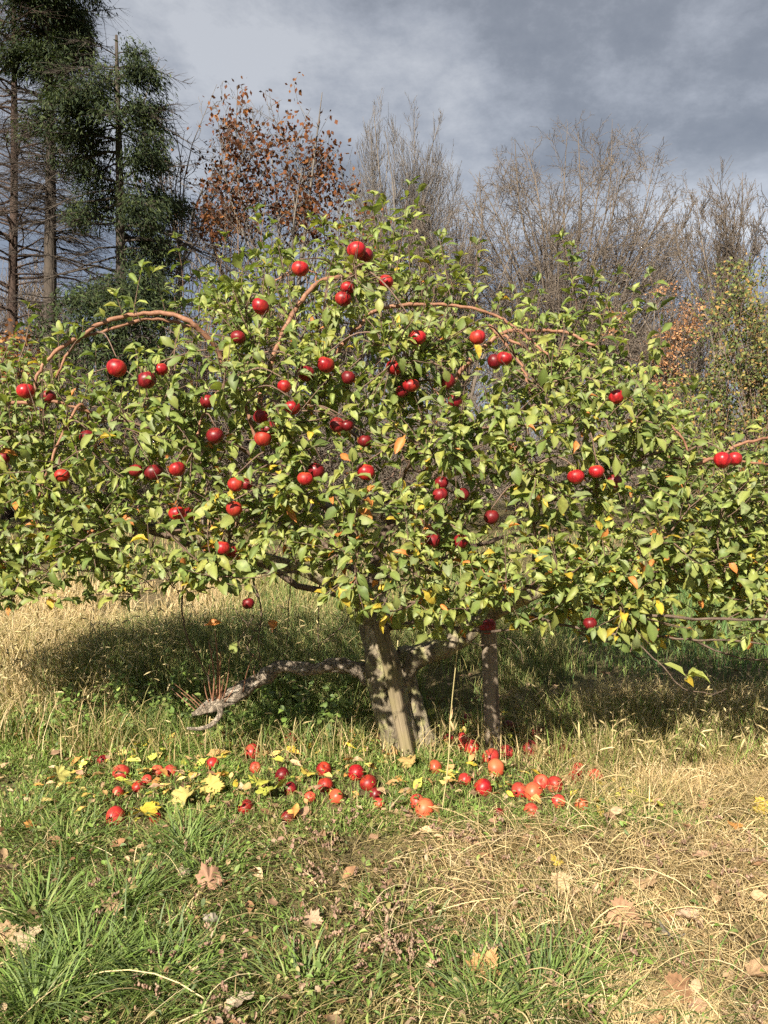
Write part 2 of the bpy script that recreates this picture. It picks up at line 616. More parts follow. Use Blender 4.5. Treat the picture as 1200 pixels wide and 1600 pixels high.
M_branch = mat_bark('apple_branch_bark', [(0.3, (0.06, 0.042, 0.032)), (0.6, (0.16, 0.115, 0.085)), (0.8, (0.26, 0.2, 0.15))], scale=26, zs=1, bump=0.4)
M_arch = mat_bark('young_bark', [(0.3, (0.15, 0.07, 0.045)), (0.55, (0.28, 0.14, 0.085)), (0.8, (0.42, 0.26, 0.18))], scale=30, zs=1, bump=0.2, rough=0.55)
M_twig = mat_bark('twig_bark', [(0.3, (0.10, 0.06, 0.045)), (0.7, (0.22, 0.15, 0.11))], scale=30, zs=1, bump=0.1)
M_grey = mat_bark('grey_tree_bark', [(0.3, (0.10, 0.088, 0.08)), (0.6, (0.20, 0.175, 0.155)), (0.8, (0.30, 0.27, 0.24))], scale=3, zs=0.3)
M_brown = mat_bark('brown_tree_bark', [(0.3, (0.105, 0.085, 0.068)), (0.6, (0.195, 0.158, 0.128)), (0.8, (0.285, 0.235, 0.19))], scale=3, zs=0.3)
M_dark = mat_bark('dark_tree_bark', [(0.3, (0.04, 0.032, 0.027)), (0.6, (0.08, 0.065, 0.054)), (0.8, (0.13, 0.108, 0.09))], scale=3, zs=0.3)
M_redbark = mat_bark('conifer_bark', [(0.3, (0.045, 0.03, 0.025)), (0.6, (0.09, 0.062, 0.05)), (0.8, (0.15, 0.11, 0.088))], scale=5, zs=0.25)
M_post_a = mat_wood('weathered_post', (0.06, 0.046, 0.03), (0.27, 0.215, 0.14), (0.19, 0.165, 0.065))
M_post_b = mat_wood('dark_post', (0.075, 0.055, 0.04), (0.27, 0.215, 0.16), (0.2, 0.17, 0.13))
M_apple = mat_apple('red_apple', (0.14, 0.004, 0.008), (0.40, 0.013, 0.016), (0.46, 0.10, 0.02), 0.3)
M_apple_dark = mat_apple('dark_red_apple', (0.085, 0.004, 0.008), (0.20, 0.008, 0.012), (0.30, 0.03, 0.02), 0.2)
M_apple_light = mat_apple('light_red_apple', (0.32, 0.018, 0.018), (0.48, 0.045, 0.035), (0.52, 0.17, 0.07), 0.5)
M_apple_orange = mat_apple('orange_apple', (0.42, 0.06, 0.03), (0.50, 0.095, 0.042), (0.46, 0.18, 0.07), 0.55)
M_stem = mat_bark('apple_stalk', [(0.3, (0.08, 0.05, 0.03)), (0.7, (0.2, 0.13, 0.08))], scale=60, zs=1, bump=0.1)

# ------------------------------------------------------------------ ground sheet
mg, nt, out = mat_new('meadow_soil')
tcn = N(nt, 'ShaderNodeTexCoord')
na = N(nt, 'ShaderNodeTexNoise', i_Scale=1.3, i_Detail=6.0, i_Roughness=0.6)
nb = N(nt, 'ShaderNodeTexNoise', i_Scale=45.0, i_Detail=5.0, i_Roughness=0.7)
for q in (na, nb):
    nt.links.new(tcn.outputs['Object'], q.inputs['Vector'])
ca = ramp(nt, na.outputs['Fac'], [(0.35, (0.075, 0.085, 0.03)), (0.52, (0.17, 0.135, 0.07)), (0.68, (0.25, 0.19, 0.11))])
cb = ramp(nt, nb.outputs['Fac'], [(0.3, (0.35,) * 3), (0.7, (1.25,) * 3)])
p = N(nt, 'ShaderNodeBsdfPrincipled', i_Roughness=0.95)
p.inputs['Specular IOR Level'].default_value = 0.1
nt.links.new(mix(nt, 1.0, ca, cb, 'MULTIPLY'), p.inputs['Base Color'])
bp = N(nt, 'ShaderNodeBump', i_Strength=0.8, i_Distance=0.03)
nt.links.new(nb.outputs['Fac'], bp.inputs['Height'])
nt.links.new(bp.outputs[0], p.inputs['Normal'])
nt.links.new(p.outputs[0], out.inputs['Surface'])

gx = np.concatenate([-np.geomspace(420, 4.2, 22), np.linspace(-4, 4, 81), np.geomspace(4.2, 420, 22)])
gy = np.concatenate([-np.geomspace(420, 2.3, 16), np.linspace(-2, 10, 121), np.geomspace(10.3, 700, 30)])
GX, GY = np.meshgrid(gx, gy)
GV = np.stack([GX, GY, gh(GX, GY)], -1).reshape(-1, 3)
nx = len(gx)
ii, jj = np.meshgrid(np.arange(len(gy) - 1), np.arange(nx - 1), indexing='ij')
b = (ii * nx + jj).ravel()
GQ = np.stack([b, b + 1, b + nx + 1, b + nx], -1)
g = add('ground', make_mesh('ground', GV, [GQ], mg), kind='structure',
        label='rough meadow ground under the apple tree')

# ------------------------------------------------------------------ the apple tree
TB = ground(625, 1172)                       # trunk base
TY = TB[1]
VT = np.array([(-200, 610), (0, 560), (45, 530), (90, 570), (160, 570), (225, 535), (275, 485), (330, 462), (400, 432), (480, 418),
               (560, 368), (620, 345), (680, 402), (740, 455), (800, 500), (880, 498), (960, 508), (1005, 525), (1030, 600),
               (1060, 645), (1110, 685), (1160, 715), (1200, 720), (1450, 800)], float)
VT[:, 1] += 8
VB = np.array([(-200, 935), (0, 935), (150, 938), (300, 925), (420, 915), (540, 950), (590, 990), (720, 985), (860, 985), (1000, 1005),
               (1100, 1015), (1200, 1005), (1450, 1000)], float)
CX = TB[0] - 0.25


def crown_val(P):
    q = ((P[:, 0] - CX) / 2.8) ** 2 + ((P[:, 1] - TY) / 1.42) ** 2 + ((P[:, 2] - 0.75) / 2.5) ** 2
    return q


def in_crown(P):
    u, v, dep = project(P)
    ok = (v > np.interp(u, VT[:, 0], VT[:, 1]) + 85 * (vnoise(u / 55, 0 * u + 8) - .42)) & (v < np.interp(u, VB[:, 0], VB[:, 1]) + 60 * (vnoise(u / 45, 0 * u + 3) - .55)) & (P[:, 2] > 0.78)
    return ok & (crown_val(P) < 1)


def sample_crown(n, lo=0.0):
    out_ = []
    k = 0
    while k < n:
        P = np.stack([R.uniform(CX - 2.8, CX + 2.8, n * 3), R.uniform(TY - 1.45, TY + 1.45, n * 3), R.uniform(0.75, 3.3, n * 3)], -1)
        P = P[in_crown(P)]
        q = crown_val(P)
        P = P[R.random(len(P)) < np.clip(lo + q * 1.25, 0, 1)]
        out_.append(P); k += len(P)
    return np.concatenate(out_)[:n]


def front_depth(u, v):
    ys = np.arange(2.5, 5.2, 0.02)
    P = np.array([at(u, v, y) for y in ys])
    ok = crown_val(P) < 0.97
    return ys[ok][0] if ok.any() else TY


apple_tree = thing('apple_tree', TB, 'low spreading apple tree with green leaves, red apples and a short leaning trunk', 'apple tree')

# trunk: two fused stems, wide flare at the ground, burl on the right
tp = lambda u, v, dy=0.0: at(u, v, TY + dy)
trunk_bag = Bag()
main = spline([tp(630, 1200), tp(624, 1165), tp(612, 1110), tp(602, 1060), tp(592, 1010, 0.0), tp(584, 960, 0.02), tp(580, 915, 0.05)], 40)
trunk_bag.put(*sweep(main, np.interp(np.linspace(0, 1, 40), [0, .12, .3, .6, .8, 1], [.135, .115, .097, .09, .09, .07]), 20, 0.22, 5, seed=1))
side = spline([tp(668, 1198, .03), tp(664, 1160, .03), tp(655, 1125, .05), tp(642, 1080, .06), tp(634, 1045, .05), tp(640, 1015, .04)], 36)
trunk_bag.put(*sweep(side, np.interp(np.linspace(0, 1, 36), [0, .15, .32, .6, 1], [.075, .082, .052, .045, .06]), 16, 0.28, 8, seed=2))
V, F, _ = trunk_bag.out()
part('trunk', V, F, M_bark, apple_tree)

rl = spline([tp(622, 1075, .03), tp(640, 1035, .02), tp(668, 1022, -.02), tp(700, 1010, -.06), tp(735, 985, -.1), tp(770, 955, -.2), tp(830, 930, -.3), tp(900, 905, -.35)], 44)
part('limb', *sweep(rl, np.interp(np.linspace(0, 1, 44), [0, .2, .45, .7, 1], [.07, .066, .056, .042, .025]), 14, 0.2, 6, seed=3), M_bark, apple_tree,
     label='mossy limb forking right from the trunk')
ll = spline([tp(600, 1075, .04), tp(565, 1048, .02), tp(530, 1040, -.03), tp(480, 1046, -.08), tp(440, 1043, -.12), tp(405, 1062, -.18),
             tp(375, 1082, -.24), tp(348, 1094, -.28), tp(322, 1106, -.31), tp(300, 1116, -.33)], 70)
part('limb', *sweep(ll, np.interp(np.linspace(0, 1, 70), [0, .12, .3, .5, .65, .85, 1], [.046, .044, .031, .040, .043, .031, .012]) * (1 + .10 * np.sin(np.arange(70) * .9) * R.random(70)), 16, 0.42, 14, seed=4), M_limb, apple_tree,
     label='gnarled grey limb drooping left almost to the grass')
cl = spline([tp(338, 1096, -.29), tp(344, 1114, -.33), tp(332, 1131, -.34), tp(312, 1139, -.36), tp(292, 1138, -.37)], 30)
part('limb', *sweep(cl, np.linspace(.016, .006, 30), 10, 0.3, 14, seed=5), M_limb, apple_tree, label='pale curled branch stub at the limb end')
bl = spline([tp(588, 990), tp(566, 945, -.1), tp(510, 905, -.2), tp(440, 880, -.25), tp(340, 850, -.3), tp(240, 820, -.3)], 40)
part('limb', *sweep(bl, np.linspace(.055, .018, 40), 12, 0.2, 6, seed=6), M_bark, apple_tree)
kb = spline([tp(592, 985, -.04), tp(594, 970, -.12), tp(601, 964, -.14), tp(612, 973, -.13), tp(622, 980, -.06)], 18)
part('limb', *sweep(kb, np.linspace(.028, .018, 18), 10, 0.15, 12, seed=7), M_limb, apple_tree, label='pale sawn stub above the stake')

# branch skeleton grown through the crown
roots = [tp(586, 985), tp(582, 940, .03), tp(584, 900, .05), tp(590, 860, .05)]
att = sample_crown(900, 0.12)
# extra attractors towards the tips of the shoots that stand out of the crown
SHOOTS = [(275, 372, 4.15, .42), (240, 425, 4.0, .3), (222, 418, 3.9, .3), (400, 330, 4.2, .35), (352, 372, 4.1, .3), (425, 350, 4.15, .3), (485, 340, 4.2, .35), (505, 352, 4.1, .3),
          (555, 312, 4.2, .4), (585, 305, 4.2, .4), (600, 318, 4.1, .4), (640, 288, 4.2, .45), (655, 300, 4.15, .4), (690, 375, 4.1, .3), (745, 382, 4.0, .35), (720, 400, 4.0, .3),
          (878, 372, 4.0, .4), (895, 385, 3.95, .4), (930, 432, 3.9, .3), (965, 428, 3.8, .35), (1015, 428, 3.75, .35), (990, 455, 3.8, .3), (800, 455, 3.9, .25), (840, 440, 3.9, .25),
          (45, 482, 3.9, .3), (90, 520, 3.9, .25), (1058, 596, 3.9, .25), (1108, 612, 3.8, .25), (1085, 600, 3.9, .2), (10, 560, 3.8, .25), (1190, 660, 3.8, .2), (460, 385, 3.9, .25), (535, 345, 4.0, .3),
          (615, 345, 3.95, .3), (675, 400, 3.9, .3), (780, 470, 3.8, .3), (380, 395, 3.8, .25), (320, 430, 3.9, .25), (150, 545, 3.6, .2), (1150, 690, 3.6, .2)]
tips_extra = np.array([at(u, v, Y) - np.array([0, 0, L]) for u, v, Y, L in SHOOTS])
NN, PAR = grow(roots, np.vstack([att, tips_extra]), 0.085, 0.12, trop=(0, 0, 0.05), iters=90, jit=0.16)
RR, KIDS = radii(PAR, 0.0032, 2.35, rmax=0.06)
for nm, sides, mk_, mm in (('branch', 7, RR > 0.011, M_branch), ('twigs', 4, RR <= 0.011, M_twig)):
    res = tree_tubes(NN, PAR, RR, sides, mk_)
    part('scaffold_branches' if nm == 'branch' else nm, res[0], res[1], mm, apple_tree, kind='stuff')

# long arching canes with reddish bark (u, v, depth offset from the crown face)
ARCH = [
    ([(350, 575, 3.5), (335, 535, 3.45), (305, 506, 3.4), (270, 492, 3.4), (220, 489, 3.4), (165, 502, 3.35), (112, 532, 3.3), (78, 565, 3.3), (58, 605, 3.25), (45, 640, 3.25)], .0135, .006),
    ([(300, 510, 3.45), (255, 497, 3.42), (200, 507, 3.38), (140, 523, 3.33), (110, 548, 3.3), (88, 590, 3.3)], .009, .005),
    ([(405, 640, 3.35), (420, 580, 3.4), (438, 530, 3.45), (462, 480, 3.5), (492, 452, 3.55), (530, 434, 3.6), (560, 428, 3.65)], .012, .010),
    ([(525, 560, 3.5), (550, 525, 3.5), (580, 493, 3.5), (615, 477, 3.5), (660, 470, 3.5), (710, 474, 3.5), (755, 486, 3.5), (795, 505, 3.48), (835, 538, 3.45), (860, 560, 3.4)], .0105, .005),
    ([(700, 610, 3.7), (745, 552, 3.7), (790, 518, 3.7), (835, 511, 3.7), (890, 517, 3.7), (930, 540, 3.65)], .013, .006),
    ([(765, 510, 3.4), (790, 535, 3.35), (812, 570, 3.3), (830, 615, 3.2)], .008, .005),
    ([(850, 552, 3.5), (800, 530, 3.5), (770, 520, 3.55)], .008, .006),
    ([(400, 690, 3.2), (385, 640, 3.2), (360, 603, 3.2), (335, 622, 3.15), (312, 660, 3.1), (302, 705, 3.05)], .009, .004),
    ([(150, 700, 3.3), (125, 630, 3.2), (85, 700, 3.1), (60, 780, 3.1)], .007, .005),
    ([(-40, 640, 3.2), (20, 628, 3.2), (90, 627, 3.2), (160, 650, 3.25)], .009, .006),
    ([(470, 421, 3.7), (455, 425, 3.7), (425, 440, 3.7)], .004, .003),
    ([(497, 447, 3.6), (493, 425, 3.62), (478, 416, 3.65), (455, 423, 3.68), (425, 440, 3.7)], .0045, .0025),
    ([(610, 560, 3.3), (635, 600, 3.2), (662, 642, 3.1)], .005, .003), ([(615, 560, 3.3), (622, 600, 3.2), (633, 640, 3.1)], .0045, .003),
    ([(628, 555, 3.3), (660, 585, 3.2), (703, 640, 3.1)], .005, .003), ([(606, 580, 3.3), (640, 610, 3.2), (668, 645, 3.1)], .004, .003),
    ([(940, 690, 3.3), (985, 665, 3.25), (1030, 660, 3.25), (1055, 680, 3.2), (1075, 705, 3.2)], .007, .004),
    ([(1080, 730, 3.3), (1120, 712, 3.3), (1165, 690, 3.3), (1230, 682, 3.3)], .008, .006),
    ([(1000, 712, 3.35), (1090, 716, 3.3), (1200, 726, 3.3)], .006, .005),
    ([(800, 690, 3.1), (815, 725, 3.0), (822, 755, 3.0)], .008, .005), ([(700, 850, 3.0), (655, 810, 2.95), (640, 800, 2.95)], .007, .004),
    ([(300, 905, 3.0), (430, 905, 3.0), (520, 880, 3.05)], .01, .006),
    ([(640, 968, 3.4), (690, 978, 3.2), (740, 987, 3.1), (790, 990, 3.1), (830, 970, 3.0)], .012, .006),
    ([(780, 990, 3.1), (805, 1010, 3.1), (818, 1038, 3.1)], .003, .002),
    ([(700, 975, 3.3), (740, 1000, 3.3), (790, 1008, 3.3)], .004, .003),
    ([(820, 915, 3.2), (930, 945, 3.1), (1050, 965, 3.0), (1230, 965, 3.0)], .012, .008),
    ([(830, 960, 3.3), (950, 985, 3.2), (1080, 995, 3.1), (1230, 1010, 3.1)], .009, .005),
    ([(900, 985, 3.6), (960, 1010, 3.5), (1010, 1035, 3.4)], .008, .003),
    ([(990, 1000, 3.1), (1030, 1045, 3.0), (1065, 1078, 3.0), (1110, 1086, 3.0), (1136, 1076, 3.0)], .0045, .002),
    ([(1060, 990, 3.4), (1140, 1025, 3.35), (1230, 1030, 3.3)], .007, .005),
    ([(285, 880, 3.6), (282, 960, 3.6), (290, 1005, 3.62), (315, 1040, 3.7), (330, 1070, 3.78)], .006, .008),
    ([(395, 900, 3.7), (405, 950, 3.65), (404, 1000, 3.65), (408, 1045, 3.7)], .007, .004),
    ([(404, 985, 3.65), (380, 965, 3.6), (360, 950, 3.6)], .004, .003), ([(400, 972, 3.65), (425, 980, 3.6), (442, 992, 3.6)], .003, .002),
    ([(395, 960, 3.65), (380, 990, 3.62), (371, 1020, 3.6)], .003, .002), ([(394, 995, 3.65), (388, 1010, 3.65), (404, 1030, 3.68)], .006, .005),
    ([(455, 880, 4.0), (450, 960, 4.0), (448, 1010, 4.0)], .005, .003), ([(498, 890, 4.2), (500, 960, 4.2), (497, 1015, 4.2)], .006, .004),
    ([(497, 1010, 4.2), (520, 990, 4.2), (545, 965, 4.2)], .004, .003), ([(560, 930, 4.0), (540, 975, 4.0), (505, 1000, 4.0)], .003, .002),
]
for pts, r0, r1 in ARCH:
    P = spline([at(*q) for q in pts], max(10, len(pts) * 6))
    low = pts[-1][1] > 860
    if low: r0, r1 = r0 * .72, r1 * .6
    wv = np.cumsum(R.normal(0, .003, P.shape), 0); P = P + wv - np.linspace(0, 1, len(P))[:, None] * wv[-1]
    rr = np.linspace(r0, r1, len(P)) * (1 + 0.08 * np.sin(np.arange(len(P)) * 1.7))
    part('branch', *sweep(P, rr, 7, 0.1, 20), M_branch if low else M_arch, apple_tree)
arch_nodes = np.concatenate([spline([at(*q) for q in pts], 10)[2:] for pts, r0, r1 in ARCH if r0 > 0.0055])

# dead sprouts at the end of the low limb
sb = Bag()
for (u, v, u2, v2, r) in [(332, 1108, 326, 1000, .006), (338, 1105, 336, 985, .0065), (344, 1100, 345, 1018, .005), (336, 1110, 333, 1012, .004), (348, 1095, 358, 1030, .004),
                          (345, 1102, 352, 1048, .004), (350, 1098, 372, 1058, .003), (330, 1108, 318, 1060, .004), (322, 1112, 272, 1068, .004), (318, 1115, 283, 1082, .0035),
                          (315, 1118, 262, 1070, .003), (325, 1120, 300, 1085, .003), (340, 1095, 349, 1062, .005), (380, 1080, 396, 1022, .003), (400, 1062, 398, 1040, .003)]:
    P = spline([at(u, v, TY - .3), at((u + u2) / 2 + R.normal(0, 3), (v + v2) / 2, TY - .32 + R.normal(0, .03)), at(u2, v2, TY - .34 + R.normal(0, .05))], 8)
    sb.put(*sweep(P, np.linspace(r, r * .45, 8), 6, 0.15, 30))
V, F, _ = sb.out()
part('sprouts', V, F, M_arch, apple_tree, kind='stuff', label='bare dead sprouts standing on the limb end')

# ---- apples on the tree: (u, v, radius px, material letter, label)
TREE_APPLES = [
    (557, 391, 14, 'r', 'topmost red apple on the tree, front of the cluster under the highest shoots'),
    (571, 399, 12, 'd', 'darker red apple tucked behind the topmost apple'),
    (469, 420, 13, 'r', 'red apple hanging alone under a thin bent twig, upper left of the top cluster'),
    (603, 440, 11.5, 'r', 'red apple just below and right of the topmost cluster'),
    (543, 450, 9, 'r', 'upper apple of the touching pair beside the thick arching cane'),
    (536, 467, 12, 'r', 'lower apple of the touching pair beside the thick arching cane'),
    (407, 479, 13, 'r', 'red apple left of the arching cane, half behind a leaf'),
    (372, 527, 8, 'd', 'small dark apple in the leaves right of the left red arch'),
    (652, 527, 13, 'r', 'red apple with a leaf across it, upper right of the crown centre'),
    (746, 527, 12.5, 'r', 'round red apple hanging under the right arching cane'),
    (788, 560, 9, 'r', 'red apple half hidden below the right arching cane'),
    (773, 565, 7, 'd', 'small dark apple beside the one below the right cane'),
    (509, 570, 14, 'r', 'large glossy round red apple near the centre of the upper crown'),
    (478, 584, 13, 'd', 'dark shaded apple just left of the large glossy central apple'),
    (544, 590, 11, 'd', 'red apple just right of the large glossy central apple'),
    (444, 604, 11, 'r', 'small red apple lower left of the dark shaded central apple'),
    (616, 574, 12.5, 'r', 'red apple behind the fan of drooping bare twigs, upper one'),
    (642, 602, 12, 'r', 'red apple behind the fan of drooping bare twigs, middle one'),
    (628, 612, 10, 'd', 'red apple behind the fan of drooping bare twigs, lowest one'),
    (182, 575, 15, 'r', 'red apple hanging below the left red arch'),
    (229, 594, 13.5, 'd', 'front apple of the pair right of the one below the left arch'),
    (252, 577, 11, 'r', 'rear apple of the pair right of the one below the left arch'),
    (40, 611, 13, 'r', 'red apple near the left edge beside the foot of the red arch'),
    (76, 620, 8, 'd', 'dark apple behind the foot of the left red arch'),
    (324, 627, 9, 'd', 'red apple behind the bent cane left of centre'),
    (408, 651, 12, 'd', 'upper dark apple of three in a column left of centre'),
    (420, 670, 9, 'd', 'middle apple, deepest in shade, of three in a column left of centre'),
    (411, 685, 13, 'r', 'lowest apple of three in a column left of centre'),
    (336, 681, 14, 'd', 'red apple with a yellow leaf below it, left of centre'),
    (457, 637, 7, 'r', 'tiny glimpse of apple between leaves right of the column of three'),
    (527, 664, 12, 'd', 'left apple of the dark pair at crown centre'),
    (543, 665, 10, 'd', 'right apple of the dark pair at crown centre'),
    (570, 689, 11, 'd', 'dark apple right of and below the dark pair at crown centre'),
    (572, 738, 14, 'r', 'bright red round apple low in the middle of the crown'),
    (494, 736, 13, 'd', 'upper apple of the pair left of the bright low middle apple'),
    (477, 748, 11.5, 'r', 'lower apple of the pair left of the bright low middle apple'),
    (240, 738, 14, 'd', 'largest apple of the shaded row at left'),
    (212, 735, 11, 'd', 'shaded apple left of the largest one in the left row'),
    (277, 733, 9, 'r', 'small apple right of the largest one in the left row'),
    (368, 757, 12, 'r', 'left apple of the flat touching pair left of centre'),
    (385, 757, 10, 'd', 'right apple of the flat touching pair left of centre'),
    (366, 795, 8, 'r', 'small apple below the flat touching pair'),
    (295, 803, 10, 'd', 'right apple of the half hidden pair in the lower left crown'),
    (276, 802, 8, 'r', 'left apple of the half hidden pair in the lower left crown'),
    (348, 856, 11, 'r', 'left apple of the lowest pair among yellowing leaves'),
    (362, 862, 10, 'd', 'right apple of the lowest pair among yellowing leaves'),
    (6, 716, 10, 'd', 'dark apple cut by the left picture edge'),
    (97, 743, 9, 'r', 'half hidden apple low at far left, behind leaves'),
    (136, 683, 7, 'd', 'tiny dark apple at left between the arch foot and the shaded row'),
    (700, 596, 9, 'd', 'dark apple right of the drooping bare twigs'),
    (711, 627, 9, 'd', 'shaded apple at the tips of the drooping bare twigs'),
    (690, 754, 11, 'd', 'top apple of the shaded group right of centre'),
    (723, 772, 11, 'd', 'right apple of the shaded group right of centre'),
    (688, 773, 9, 'd', 'lower left apple of the shaded group right of centre'),
    (768, 808, 12, 'd', 'dark apple below the shaded group right of centre'),
    (676, 845, 9, 'd', 'dark apple deep in the lower crown, left of two'),
    (720, 846, 9, 'd', 'dark apple deep in the lower crown, right of two'),
    (900, 745, 13, 'r', 'red apple with a yellow leaf across it in the right crown'),
    (932, 737, 9, 'r', 'red apple just right of the one with the yellow leaf'),
    (960, 752, 8, 'd', 'faint dark apple farther right of the one with the yellow leaf'),
    (1129, 719, 13, 'r', 'left apple of the pair under the far right cane'),
    (1148, 717, 11, 'r', 'right apple of the pair under the far right cane'),
    (963, 620, 9, 'r', 'partly hidden apple high in the right crown'),
    (762, 979, 13, 'd', 'dark apple hanging against the top of the upright post'),
    (388, 943, 9, 'd', 'dark apple hanging below the crown above the gnarled limb'),
    (922, 974, 10, 'd', 'dark apple at the underside of the right crown'),
]


def apple_mesh(name, mat, R0=0.038):
    nu, nv = 20, 15
    t = np.linspace(0.0, math.pi, nv)
    V = []
    for ti in t:
        rho = math.sin(ti) * (1 + 0.07 * math.cos(ti)) * (1.04 - 0.04 * math.cos(2 * ti))
        z = 1.06 * math.cos(ti) - (0.34 * math.exp(-(rho / 0.30) ** 2) if ti < 1.57 else -0.24 * math.exp(-(rho / 0.26) ** 2))
        a = np.linspace(0, 2 * math.pi, nu, endpoint=False)
        lob = 1 + 0.04 * np.cos(5 * a) * (0.3 + 0.7 * (ti / math.pi) ** 2) + 0.05 * np.cos(a + 0.7) * math.cos(ti) + 0.03 * np.cos(2 * a)
        V.append(np.stack([rho * lob * np.cos(a), rho * lob * np.sin(a), z + 0.02 * np.cos(2 * a + 1) * math.sin(ti)], -1))
    V = np.concatenate(V) * R0
    i = np.arange(nv - 1)[:, None] * nu; j = np.arange(nu)[None]; k = (j + 1) % nu
    Q = np.stack([i + j, i + nu + j, i + nu + k, i + k], -1).reshape(-1, 4)
    return make_mesh(name, V, [Q], mat)


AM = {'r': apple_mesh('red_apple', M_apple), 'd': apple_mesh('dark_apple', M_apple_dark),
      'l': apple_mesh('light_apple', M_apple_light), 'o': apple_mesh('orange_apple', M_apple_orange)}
sp_ = spline([(0, 0, .020), (.001, 0, .030), (.003, .001, .040), (.007, .002, .049)], 7)
sv, sf = sweep(sp_, np.array([.0016, .0013, .0012, .0012, .0013, .0016, .0021]), 6)
STEM = make_mesh('apple_stem', sv, sf, M_stem)


def put_apple(pos, r, kind, label, group, rot):
    o = add('apple', AM[kind], None, tuple(pos), label, 'apple', group)
    s = r / 0.038
    o.scale = (s * R.uniform(.96, 1.04), s * R.uniform(.96, 1.04), s * R.uniform(.9, 1.04))
    o.rotation_euler = rot
    add('stem', STEM, o)
    return o


ap_info = []
KINDS = {(a[0], a[1]): a[3] for a in TREE_APPLES}
spurs = Bag()
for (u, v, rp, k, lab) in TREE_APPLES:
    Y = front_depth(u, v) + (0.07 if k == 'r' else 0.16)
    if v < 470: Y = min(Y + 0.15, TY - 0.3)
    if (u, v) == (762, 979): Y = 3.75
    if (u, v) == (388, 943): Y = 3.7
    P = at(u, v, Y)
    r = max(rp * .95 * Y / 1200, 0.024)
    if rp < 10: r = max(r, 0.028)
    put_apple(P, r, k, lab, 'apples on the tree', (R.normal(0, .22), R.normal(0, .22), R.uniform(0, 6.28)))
    ap_info.append((u, v, rp, P))
    top = P + np.array([0, 0, r * 1.2])
    cand = np.vstack([NN, arch_nodes])
    cand = cand[cand[:, 2] > top[2] - 0.02]
    q = cand[np.argmin(np.linalg.norm(cand - top, axis=1))]
    spurs.put(*sweep(spline([q, (q + top) / 2 + np.array([0, 0, .035]), top], 8), np.linspace(.0042, .0022, 8), 5))
V, F, _ = spurs.out()
part('fruit_spurs', V, F, M_twig, apple_tree, kind='stuff')

# ---- leaves
GREENS = np.array([(.165, .215, .056), (.135, .185, .046), (.205, .245, .072), (.105, .150, .042), (.235, .275, .074), (.170, .208, .088)])


def rib(c):
    """paler midrib, slightly browner margin"""
    c = c.copy(); c[1::3] *= 1.22
    c[0::3] *= np.array([.95, .88, .9]); c[2::3] *= np.array([.95, .88, .9])
    return c


def leaf_colors(n, P):
    z = P[:, 2]
    pat = smooth01(.6 * vnoise(P[:, 0] * 1.7 + P[:, 1], P[:, 2] * 1.7 + 5) + .4 * vnoise(P[:, 0] * 5, P[:, 2] * 5 + P[:, 1] * 3), .42, .72)
    c = GREENS[R.integers(0, len(GREENS), n)] * R.uniform(.85, 1.3, (n, 1))
    lowf = smooth01(z, 1.9, 0.9)
    t = R.random(n)
    yl = t < (0.006 + 0.042 * lowf) * (.15 + 1.9 * pat)
    orr = (t > 1 - (0.005 + 0.016 * lowf) * (.15 + 1.9 * pat))
    yg = (t > 0.90 - 0.18 * pat) & ~orr
    c[yg] = np.array([.245, .265, .062]) * R.uniform(.8, 1.15, (yg.sum(), 1))
    c[yl] = np.array([.46, .35, .045]) * R.uniform(.75, 1.1, (yl.sum(), 1))
    c[orr] = np.array([.50, .20, .055]) * R.uniform(.7, 1.1, (orr.sum(), 1))
    return c


LP, LD, LN_, LS = [], [], [], []
shoot_bag = Bag()


def shoot(b, d, L, nl, terminal=True, size=0.064):
    d = norm(d)
    e = b + d * L
    mid = (b + e) / 2 + R.normal(0, .04, 3) * L
    P = spline([b, mid, e], 7)
    shoot_bag.put(*sweep(P[::2], np.linspace(.0030, .0014, 4), 3, cap=False))
    ph = R.random() * 6.28
    a = norm(np.cross(d, [.3, .2, .9])) if abs(d[2]) < .9 else norm(np.cross(d, [1, .2, 0]))
    bb = np.cross(d, a)
    for i in range(nl):
        t = 0.12 + 0.88 * (i + R.random() * .5) / nl
        q = P[min(6, int(t * 6.99))] * 1.0
        ang = ph + 2.4 * i
        rd = math.cos(ang) * a + math.sin(ang) * bb
        ld = norm(d * R.uniform(.3, .8) + rd * .9 + np.array([0, 0, -.18]) + R.normal(0, .18, 3))
        LP.append(q + ld * 0.012); LD.append(ld); LS.append(size * R.uniform(.5, 1.3) * (1.0 if t < .85 else .8))
    if terminal:
        for i in range(3):
            LP.append(e); LD.append(norm(d + R.normal(0, .55, 3))); LS.append(size * R.uniform(.5, .95))


outdir = lambda P: norm((P - np.array([CX, TY, 1.1])) * np.array([.8, 1.2, 1.0]))
for k_ in range(110):
    u_ = R.uniform(-60, 1260)
    v_ = np.interp(u_, VT[:, 0], VT[:, 1]) - R.uniform(-22, 58)
    if 95 < u_ < 250: continue
    L_ = R.uniform(.14, .36)
    tip = at(u_, v_, R.uniform(3.6, 4.3))
    d = norm(np.array([R.normal(0, .22), R.normal(0, .15), 1]))
    shoot(tip - d * L_, d, L_, int(L_ * 30), True, .062)
for u, v, Y, L in SHOOTS:
    tip = at(u, v, Y)
    d = norm(np.array([R.normal(0, .18), R.normal(0, .15), 1]))
    shoot(tip - d * L, d, L, int(L * 42), True, .072)
